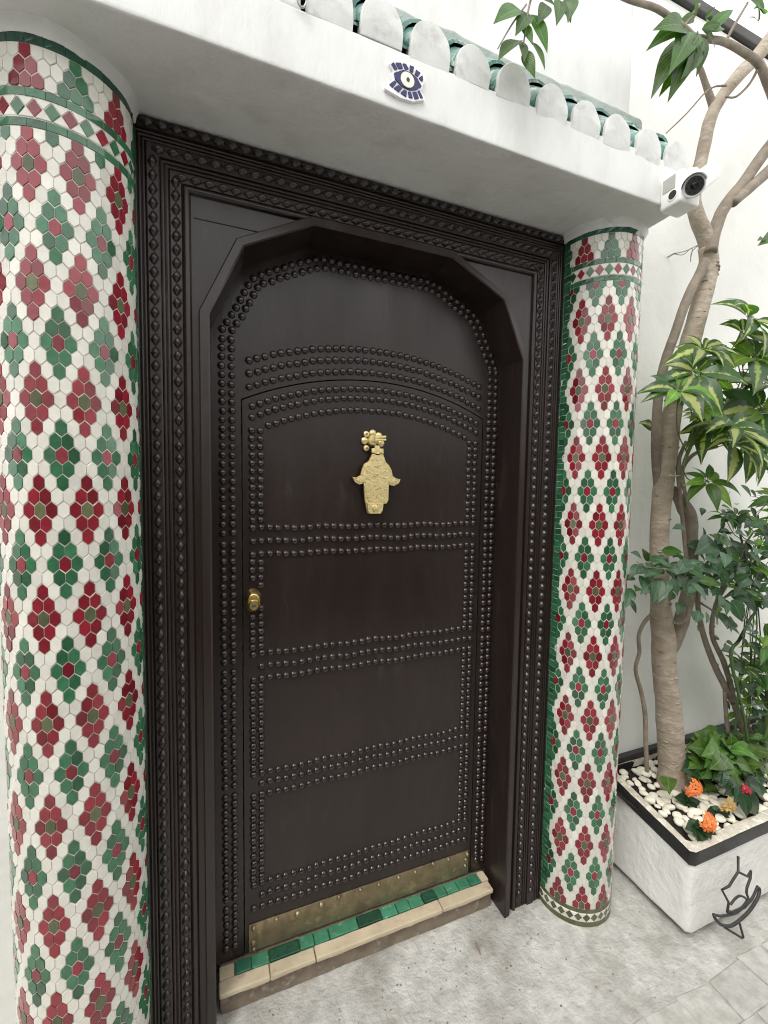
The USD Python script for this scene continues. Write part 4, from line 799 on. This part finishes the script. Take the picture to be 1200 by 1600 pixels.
L = same([lvl(.995, -.004), lvl(1.0, .0), lvl(1.003, .012), lvl(1.0, .03), lvl(.985, .036), lvl(.90, .038)], n); obj('rim_top', loft(L, .006, 7), 'planter_rim', pt, smooth=True)
obj('back_board', rbox((1.53, -.010, .355), (2.8, .018, .392), r=.003, step=.1, amp=.002), 'black_paint', pt, smooth=True)
obj('foot', box(1.56, 2.75, -.40, -.02, 0, .032), 'brown_stone', pt)
sx, sy = np.meshgrid(np.arange(1.50, 2.80, .02), np.arange(-.425, -.005, .02), indexing='ij')
sz = .332+(meshkit.fbm(np.stack([sx*20, sy*20, sx*0], -1), 3, 4)-.5)*.022
i, j = np.meshgrid(np.arange(sx.shape[0]-1), np.arange(sx.shape[1]-1), indexing='ij'); w = sx.shape[1]
obj('soil', (np.stack([sx, sy, sz], -1).reshape(-1, 3), np.stack([i*w+j, (i+1)*w+j, (i+1)*w+j+1, i*w+j+1], -1).reshape(-1, 4)), 'soil', pt, smooth=True)
orn = thing('star_ornament', 'black wrought iron star and crescent hanging on the planter front', 'ornament', (1.64, -.48, .31))
for nm, L, r in (('star_rod', STAR, .0042), ('star_rod', STAR2, .0042), ('loop_rod', LOOP, .0038), ('crescent_rod', CRESC_OUT, .0054), ('crescent_rod', CRESC_IN, .0042), ('tail_rod', TAIL, .0038)):
    obj(nm, tube([(*p, r) for p in L], 7, 1 if nm in ('star_rod', 'tail_rod') else 4), 'iron', orn, smooth=True)

# pebbles
def pebble(x, y, z, r, k):
    s_ = trimesh.creation.icosphere(1 if r < .018 else 2, 1.0); V = s_.vertices
    V = V*(1+(meshkit.noise(V*1.3+k*5.1, k)-.5)[:, None]*.35)*[r*rng.uniform(.95, 1.3), r*rng.uniform(.75, 1.0), r*rng.uniform(.5, .68)]
    a = rng.uniform(0, 3.14); c, s = math.cos(a), math.sin(a); V = V @ np.array([[c, s, 0], [-s, c, 0], [0, 0, 1]])
    b = rng.normal(0, .25); c, s = math.cos(b), math.sin(b); V = V @ np.array([[1, 0, 0], [0, c, s], [0, -s, c]])
    return V+[x, y, z], s_.faces
PP = [(x, y, r*.82) for x, y, r in PEB if x < 2.6]
for _ in range(6000):
    x, y, r = rng.uniform(1.515, 2.45), rng.uniform(-.415, -.04), rng.uniform(.014, .027)
    if all((x-a)**2+(y-b)**2 > (.74*(r+q))**2 for a, b, q in PP) and math.hypot(x-1.75, y+.18) > .055+r and x > 1.525+.13*(y+.43)+r: PP.append((x, y, r))
    if len(PP) > 235: break
for k, (x, y, r) in enumerate(PP):
    p = obj('pebble', pebble(x, y, .338+r*.5, r, k), 'pebble', None, smooth=True)
    tag(p, 'smooth cream white pebble lying on the soil of the planter', 'pebble', 'white pebbles in the planter', 'thing')

# ================================================================ PLANTS
def leaf(B, T, wr=.42, up=(0, -.35, 1), droop=.12, fold=.18, n=9, tip=.72, wave=0.):
    """one leaf from base to tip, folded along the midrib; returns mesh and uv"""
    B, T = np.array(B, float), np.array(T, float); d = T-B; L = np.linalg.norm(d); d = d/L
    up = np.array(up, float)+rng.normal(0, .25, 3); up -= d*(up@d); up /= np.linalg.norm(up); s = np.cross(d, up)
    V, uv = [], []; t = np.linspace(0, 1, n)
    for q in t:
        w = L*wr*.5*(math.sin(math.pi*q**tip)**(.8 if q < .5 else 1.1) if 0 < q < 1 else 0.0)+.0006
        c = B+d*L*q+up*(droop*L*(4*q*(1-q))*.5)-np.array([0, 0, 1.])*droop*L*q*q*.4
        for k in (-1, -.5, 0, .5, 1):
            V.append(c+s*w*k+up*(abs(k)*fold*w+wave*w*math.sin(9*q+k*2)*abs(k))); uv.append((.5+.5*k, q))
    F = [(a*5+b, a*5+b+1, (a+1)*5+b+1, (a+1)*5+b) for a in range(n-1) for b in range(4)]
    return np.array(V), np.array(F), np.array(uv)
def put_leaf(parent, B, T, mtl, name='leaf', **k):
    V, F, uv = leaf(B, T, **k); obj(name, (V, F), mtl, parent, smooth=True, uv=uv)

tr = thing('tree', 'slender tree with knobbly forked trunk growing out of the planter beside the column', 'tree', (1.75, -.18, .33))
obj('trunk', tube(TRUNK, 14, 5, .16, 1), 'bark', tr, smooth=True)
obj('limb', tube(LIMB_LEFT, 12, 4, .14, 2), 'bark', tr, smooth=True)
obj('limb', tube(LIMB_RIGHT, 12, 4, .14, 3), 'bark_dark', tr, smooth=True)
obj('limb', tube(LIMB_RIGHT2, 10, 4, .14, 4), 'bark_dark', tr, smooth=True)
obj('limb', tube(FORK, 12, 4, .2, 5), 'bark_dark', tr, smooth=True)
obj('stem', tube(STEM_THIN_LEFT, 10, 4, .12, 6), 'bark_dark', tr, smooth=True)
for k, P in enumerate((TWIG_UP, BRANCH_TOP, TWIN_TWIG, TWIN_TWIG2, LEFT_TWIG)):
    obj('branch' if k == 1 else 'twig', tube(P, 8, 4, .15, 7+k), 'bark_dark', tr, smooth=True)
for k, P in enumerate([[(1.625, -.205, 1.10, .007), (1.66, -.23, 1.09, .007), (1.69, -.24, 1.115, .006), (1.695, -.24, 1.16, .005)],
        [(1.364, -.33, 3.143, .006), (1.40, -.33, 3.19, .005), (1.43, -.335, 3.235, .004)], [(1.624, -.3, 3.219, .006), (1.66, -.31, 3.29, .005), (1.70, -.32, 3.36, .004)],
        [(1.878, -.27, 3.256, .006), (1.86, -.25, 3.20, .005), (1.80, -.24, 3.14, .004), (1.74, -.24, 3.12, .003)], [(1.74, -.24, 3.16, .004), (1.66, -.23, 3.13, .003), (1.56, -.22, 3.02, .0025), (1.47, -.21, 2.93, .002)],
        [(.701, -.43, 2.928, .004), (.68, -.43, 2.88, .0032), (.665, -.43, 2.82, .0026), (.655, -.43, 2.74, .002)], [(.781, -.42, 2.987, .004), (.79, -.42, 2.93, .003), (.785, -.42, 2.90, .002)], [(.66, -.43, 2.84, .0024), (.62, -.43, 2.78, .002), (.575, -.435, 2.70, .0014)], [(2.16, -.22, 3.04, .006), (2.20, -.26, 2.86, .004), (2.12, -.29, 2.70, .003), (2.04, -.30, 2.64, .0022), (1.92, -.30, 2.60, .0015)]]):
    obj('twig', tube(P, 6, 3, .1, 20+k), 'bark_dark', tr, smooth=True)
# knots and leaf scars along the trunk
SP = spline(TRUNK, 6)
for k in range(64):
    c = SP[int(rng.uniform(0, .97)*len(SP))]; a = rng.uniform(math.pi*.75, math.pi*1.95); r = c[3]
    dirn = np.array([math.cos(a), math.sin(a), 0.]); s_ = trimesh.creation.icosphere(1, 1.0); q = rng.uniform(.004, .009)
    V = s_.vertices*[q*1.5, q*.7, q*.55]; cc, ss = math.cos(a+math.pi/2), math.sin(a+math.pi/2); V = V @ np.array([[cc, ss, 0], [-ss, cc, 0], [0, 0, 1]])
    obj('knot', (V+c[:3]+dirn*r*.97, s_.faces), 'bark_dark' if k % 3 == 0 else 'bark', tr, smooth=True)
for q in TOP_SPRIG: put_leaf(tr, q[:3], q[3:], 'leaf_tree', wr=.38, droop=.1, up=(-.2, -1, .25))
for q in TOP_TREE_LEAVES:
    put_leaf(tr, q[:3], q[3:], 'leaf_tree', wr=.35, droop=.14, up=(-.2, -1, .3))
    if q[2] > 3: j_ = rng.normal(0, .025, 3); put_leaf(tr, q[:3], np.array(q[3:])+[j_[0]*1.6, abs(j_[1])+.02, j_[2]*1.6-.02], 'leaf_tree', wr=.35, droop=.16, up=(-.2, -1, .3))

def whorl(parent, c, L, axis, n=8, mtl=('leaf_variegated',), wr=.36, dr=.28, up_tilt=.25):
    c = np.array(c); ax = np.array(axis, float); ax /= np.linalg.norm(ax)
    e1 = np.cross(ax, [.3, .5, .8]); e1 /= np.linalg.norm(e1); e2 = np.cross(ax, e1); ph = rng.uniform(0, 6.28)
    for k in range(n):
        a = ph+2*math.pi*k/n+rng.normal(0, .12); l_ = L*rng.uniform(.75, 1.08); d = (e1*math.cos(a)+e2*math.sin(a))*.95+ax*rng.uniform(-.1, up_tilt)
        d /= np.linalg.norm(d); B = c+d*l_*.10; T = c+d*l_-np.array([0, 0, .18*l_])
        T[1] = min(T[1], -.012)
        put_leaf(parent, B, T, mtl[int(rng.integers(len(mtl)))], wr=wr*rng.uniform(.9, 1.15), up=tuple(ax), droop=dr*rng.uniform(.6, 1.2), fold=.22, n=9)
        obj('leaf_stalk', tube([(*c, .0016), (*(c+d*l_*.05), .0014), (*B, .001)], 4, 1), 'green_stem', parent)
sf = thing('umbrella_plant', 'variegated umbrella plant with whorls of yellow and green leaves before the trunk', 'plant', (1.8, -.3, .34))
for k, P in enumerate((GREENSTEM, [(2.06, -.3, 2.168, .009), (2.18, -.29, 1.9, .01), (2.25, -.27, 1.4, .012), (2.27, -.25, .8, .013), (2.26, -.24, .34, .014)])):
    obj('stem', tube(P, 8, 4), 'green_stem', sf, smooth=True)
GS = spline(GREENSTEM, 4)
for _ in range(17):
    x = rng.uniform(1.60, 2.18); WHORLS.append((x, rng.uniform(-.32, -.16), rng.uniform(1.66, 2.20)+.12*(x-1.8), rng.uniform(.08, .135)))
for k, (x, y, z, L) in enumerate(WHORLS):
    m = [('leaf_variegated',), ('leaf_variegated', 'leaf_variegated_pale'), ('leaf_variegated', 'leaf_green_whorl', 'leaf_lime')][k % 3]
    if k == 4: m = ('leaf_lime',)
    if k == 8: m = ('leaf_lime', 'leaf_tree')
    whorl(sf, (x, y, z), L, (rng.normal(-.25, .25), -.75, rng.uniform(.35, .95)), n=9 if k != 4 else 7, mtl=m, wr=.40)
    q = GS[np.argmin(np.linalg.norm(GS[:, :3]-[x, y, z-.10], axis=1))]
    mid = (np.array([x, y, z])+q[:3])/2+[0, .02, -.02]
    obj('leaf_stalk', tube([(*q[:3], .0024), (*mid, .002), (x, y, z, .0017)], 5, 4), 'green_stem', sf, smooth=True)
for q in (((1.355, -.3, 1.845), (1.268, -.32, 1.858)), ((1.62, -.38, 1.83), (1.52, -.40, 1.80)), ((1.66, -.37, 1.89), (1.55, -.40, 1.83)), ((1.68, -.38, 1.79), (1.60, -.41, 1.66)), ((1.80, -.37, 1.80), (1.74, -.39, 1.66)), ((1.86, -.36, 1.80), (1.83, -.38, 1.65))):
    put_leaf(sf, q[0], q[1], 'leaf_variegated', wr=.42, droop=.1, up=(-.3, -1, .4))
sf2 = thing('umbrella_plant', 'lower umbrella plant with small whorls of narrow leaves at the right edge', 'plant', (2.15, -.24, .34))
obj('stem', tube([(2.2, -.23, .34, .006), (2.12, -.24, .6, .006), *GREENSTEM2, (2.10, -.22, 1.3, .005), (2.04, -.2, 1.51, .004)], 7, 4), 'green_stem', sf2, smooth=True)
for _ in range(16):
    WHORLS2.append((rng.uniform(2.16, 2.45), rng.uniform(-.30, -.12), rng.uniform(.62, 1.72), rng.uniform(.07, .11)))
for k, (x, y, z, L) in enumerate(WHORLS2):
    whorl(sf2, (x, y, z), L, (rng.normal(-.2, .2), -.6, .8), n=8, mtl=[('leaf_lime', 'leaf_tree'), ('leaf_tree', 'leaf_green_whorl'), ('leaf_tree',), ('leaf_lime', 'leaf_tree')][k % 4], wr=.3)
    obj('leaf_stalk', tube([(2.11, -.23, max(.5, z-.12), .002), ((x+2.11)/2, y, z-.08, .0018), (x, y, z, .0015)], 5, 3), 'green_stem', sf2, smooth=True)
sh = thing('shrub', 'dark green leafy shrub on thin bare stems, right of the trunk', 'shrub', (2.3, -.16, .34))
for k, P in enumerate((SHRUB1, SHRUB2, SHRUB3)): obj('stem', tube(P, 9, 4, .12, 40+k), 'bark_dark', sh, smooth=True)
for k, P in enumerate([[(1.896, -.15, 1.138, .006), (1.80, -.22, 1.24, .005), (1.66, -.27, 1.30, .004), (1.50, -.30, 1.33, .003), (1.36, -.31, 1.35, .002), (1.29, -.32, 1.375, .0015)],
        [(1.904, -.15, 1.28, .006), (1.87, -.22, 1.36, .004), (1.83, -.26, 1.43, .003)], [(2.01, -.16, 1.131, .006), (2.02, -.22, 1.28, .004), (1.99, -.27, 1.42, .003)], [(1.896, -.15, 1.138, .005), (1.85, -.25, 1.12, .004), (1.80, -.29, 1.09, .003)], [(2.106, -.16, 1.299, .005), (2.08, -.22, 1.40, .004), (2.05, -.26, 1.45, .003)], [(2.01, -.16, 1.131, .005), (2.06, -.25, 1.22, .004), (2.12, -.28, 1.26, .003)]]):
    obj('twig', tube(P, 6, 4, .1, 50+k), 'bark_dark', sh, smooth=True)
for k, q in enumerate(SHRUB_LEAVES):
    B, T = np.array(q[:3]), np.array(q[3:]); put_leaf(sh, B, B+(T-B)*1.0, 'leaf_shrub', wr=.52, droop=.14, up=(-.2, -.7, .7))
for k in range(190):
    u = rng.random(); ctr = np.array([1.93, -.22, 1.30]) if u < .62 else (np.array([1.52, -.27, 1.31]) if u < .82 else np.array([2.12, -.24, 1.36]))
    sp_ = np.array([.16, .06, .085]) if u < .62 else (np.array([.12, .04, .045]) if u < .82 else np.array([.09, .05, .12]))
    B = ctr+rng.normal(0, 1, 3)*sp_; B[1] = min(B[1], -.06); d = rng.normal(0, 1, 3)*[1, .5, .6]+[-.35, -.5, -.35]; d /= np.linalg.norm(d); T = B+d*rng.uniform(.045, .085); T[1] = min(T[1], -.03)
    put_leaf(sh, B, T, 'leaf_shrub' if rng.random() < .85 else 'leaf_tree', wr=.5, droop=.14, up=(-.2, -.7, .7))
for q in DARK_LEAVES: put_leaf(sh, q[:3], q[3:], 'leaf_dark', wr=.36, droop=.1, up=(-.2, -.8, .5))
for k in range(150):   # fine light leaves filling the right edge
    B = np.array([rng.uniform(1.98, 2.46), rng.uniform(-.32, -.08), rng.uniform(.52, 1.66)])
    if B[0] < 2.12 and not .95 < B[2] < 1.6: B[0] += .16
    d = rng.normal(0, 1, 3)*[1, .5, .7]+[-.3, -.5, -.4]; d /= np.linalg.norm(d); T = B+d*rng.uniform(.035, .075); T[1] = min(T[1], -.03)
    put_leaf(sf2, B, T, ('leaf_lime', 'leaf_tree', 'leaf_shrub')[int(rng.integers(3))], wr=.42, droop=.16, up=(-.2, -.7, .7), n=7)
for k in range(7):
    x = rng.uniform(2.12, 2.42); z0 = rng.uniform(.35, .8)
    obj('stem', tube([(x, -.2, z0, .0032), (x-.03, -.22, z0+.3, .0028), (x+rng.normal(0, .05), -.22, z0+.62, .002), (x+rng.normal(0, .08), -.23, z0+.85, .0012)], 6, 3), 'green_stem', sf2, smooth=True)
# leafy plant at the foot of the tree
lp = thing('leafy_plant', 'bushy plant with broad fresh green leaves at the foot of the tree', 'plant', (1.98, -.25, .34))
for q in LOW_LEAVES: put_leaf(lp, q[:3], q[3:], 'leaf_low', wr=.62, droop=.2, up=(-.25, -.8, .7), n=10, wave=.08)
for k in range(80):
    B = np.array([1.95 if k < 46 else 2.2, -.20, .43])+rng.normal(0, 1, 3)*[.13, .055, .035]; B[1] = np.clip(B[1], -.33, -.06); d = rng.normal(0, 1, 3)*[1, .6, .5]+[-.25, -.55, .1]; d /= np.linalg.norm(d); T = B+d*rng.uniform(.07, .12); T[1] = min(T[1], -.02); T[2] = max(T[2], .37)
    put_leaf(lp, B, T, 'leaf_low' if rng.random() < .75 else 'leaf_dark', wr=.6, droop=.2, up=(-.2, -.6, .9), n=9, wave=.08)
for k in range(9):
    x, y = 1.97+rng.normal(0, .07), -.22+rng.normal(0, .04); obj('stem', tube([(x, y, .33, .004), (x+rng.normal(0, .02), y-.01, .40, .0035), (x+rng.normal(0, .05), y-.03, .48, .0025)], 6, 3), 'green_stem', lp, smooth=True)
def floret(parent, c, r, d, mtl):
    d = np.array(d, float); d /= np.linalg.norm(d); e1 = np.cross(d, [.2, .9, .3]); e1 /= np.linalg.norm(e1); e2 = np.cross(d, e1); V, F = [np.array(c)], []
    for k in range(4):
        a = k*math.pi/2+rng.uniform(0, .5); u_ = e1*math.cos(a)+e2*math.sin(a); v_ = np.cross(d, u_)
        o = len(V); V += [c+u_*r*.55+v_*r*.42+d*r*.12, c+u_*r*1.05+v_*r*.15+d*r*.02, c+u_*r*1.05-v_*r*.15+d*r*.02, c+u_*r*.55-v_*r*.42+d*r*.12]
        F += [(0, o, o+1), (0, o+1, o+2), (0, o+2, o+3)]
    obj('floret', (np.array(V), np.array(F)), mtl, parent)
def flower_head(parent, c, rx, rz, n, mtl, fr_=.0125):
    for k in range(n):
        a = k*2.399; q = math.sqrt((k+.5)/n); d = np.array([math.cos(a)*q, -.55-(1-q)*.6, math.sin(a)*q*.8+.35])
        floret(parent, np.array(c)+[math.cos(a)*q*rx, -.012*(1-q*q)*2, math.sin(a)*q*rz], fr_*rng.uniform(.85, 1.15), d, mtl)
for (c, lab, mtl, rx, rz, n, nl) in ((KAL[0], 'kalanchoe with an orange flower head touching the tree trunk', 'orange_petal', .042, .031, 22, 6),
        (KAL[1], 'kalanchoe with bright orange flowers nearest the planter corner', 'orange_petal', .034, .031, 20, 9), (KAL[2], 'kalanchoe with faded brownish orange flowers among pebbles', 'faded_petal', .030, .026, 14, 5)):
    fp = thing('flowering_plant', lab, 'flower', (c[0]+.01, c[1]+.03, .34), 'kalanchoes in the planter')
    obj('stem', tube([(c[0]+.012, c[1]+.035, .325, .0035), (c[0]+.006, c[1]+.02, (c[2]+.33)/2, .003), (c[0], c[1]+.004, c[2]-.005, .0025)], 6, 3), 'green_stem', fp, smooth=True)
    flower_head(fp, c, rx, rz, n, mtl)
    for k in range(nl):
        a = rng.uniform(0, 6.28); B = np.array([c[0]+.008, c[1]+.025, rng.uniform(.35, .385)]); T = B+np.array([math.cos(a)*.055-.012, math.sin(a)*.035-.006, rng.uniform(-.01, .025)])*rng.uniform(.8, 1.25)
        put_leaf(fp, B, T, 'leaf_dark', wr=.68, droop=.15, up=(-.2, -.5, 1))
for q in (((1.60, -.40, .39), (1.575, -.425, .445)), ((1.60, -.40, .38), (1.545, -.41, .40)), ((1.59, -.40, .38), (1.535, -.44, .375)), ((1.585, -.41, .39), (1.56, -.455, .385))):
    put_leaf(fp if False else stage.GetPrimAtPath('/World/flowering_plant_001'), q[0], q[1], 'leaf_dark', wr=.7, droop=.15, up=(-.3, -.7, .8))
rf = thing('flowering_plant', 'low plant with one red bloom and dark glossy leaves', 'flower', (1.90, -.37, .34))
for q in RED_LEAVES: put_leaf(rf, q[:3], q[3:], 'leaf_dark', wr=.6, droop=.18, up=(-.2, -.7, .8))
obj('stem', tube([(1.90, -.35, .33, .004), (1.87, -.365, .40, .003), (1.853, -.38, .45, .0025)], 6, 3), 'green_stem', rf, smooth=True)
flower_head(rf, (1.853, -.388, .455), .017, .014, 9, 'red_petal', .012)
# a dry leaf fallen on the cement
dl = thing('dry_leaf', 'single dry brown leaf lying on the cement before the doorstep', 'leaf', (.78, -.19, 0))
V, F, uv = leaf((.775, -.165, .004), (.767, -.212, .005), wr=.20, droop=.05); obj('blade', (V, F), 'bark_dark', dl, smooth=True)

# grit swept against the step and columns
mb = MB()
for k in range(260):
    x = rng.uniform(-.1, 2.0); y = -.10-abs(rng.normal(0, .16)) if rng.random() < .6 else rng.uniform(-.9, -.1)
    if math.hypot(x-1.245, y+.14) < .155 or (x > 1.44 and y > -.47): continue
    s_ = trimesh.creation.icosahedron(); q = rng.uniform(.0012, .0036)
    mb.add(s_.vertices*[q*rng.uniform(.7, 1.5), q, q*.6]+[x, y, floor_z(np.array([x]), np.array([y]))[0]+q*.3], s_.faces)
tag(obj('grit', mb.mesh(), 'brown_stone', None), 'specks of grit scattered on the cement before the doorstep', 'grit', kind='stuff')
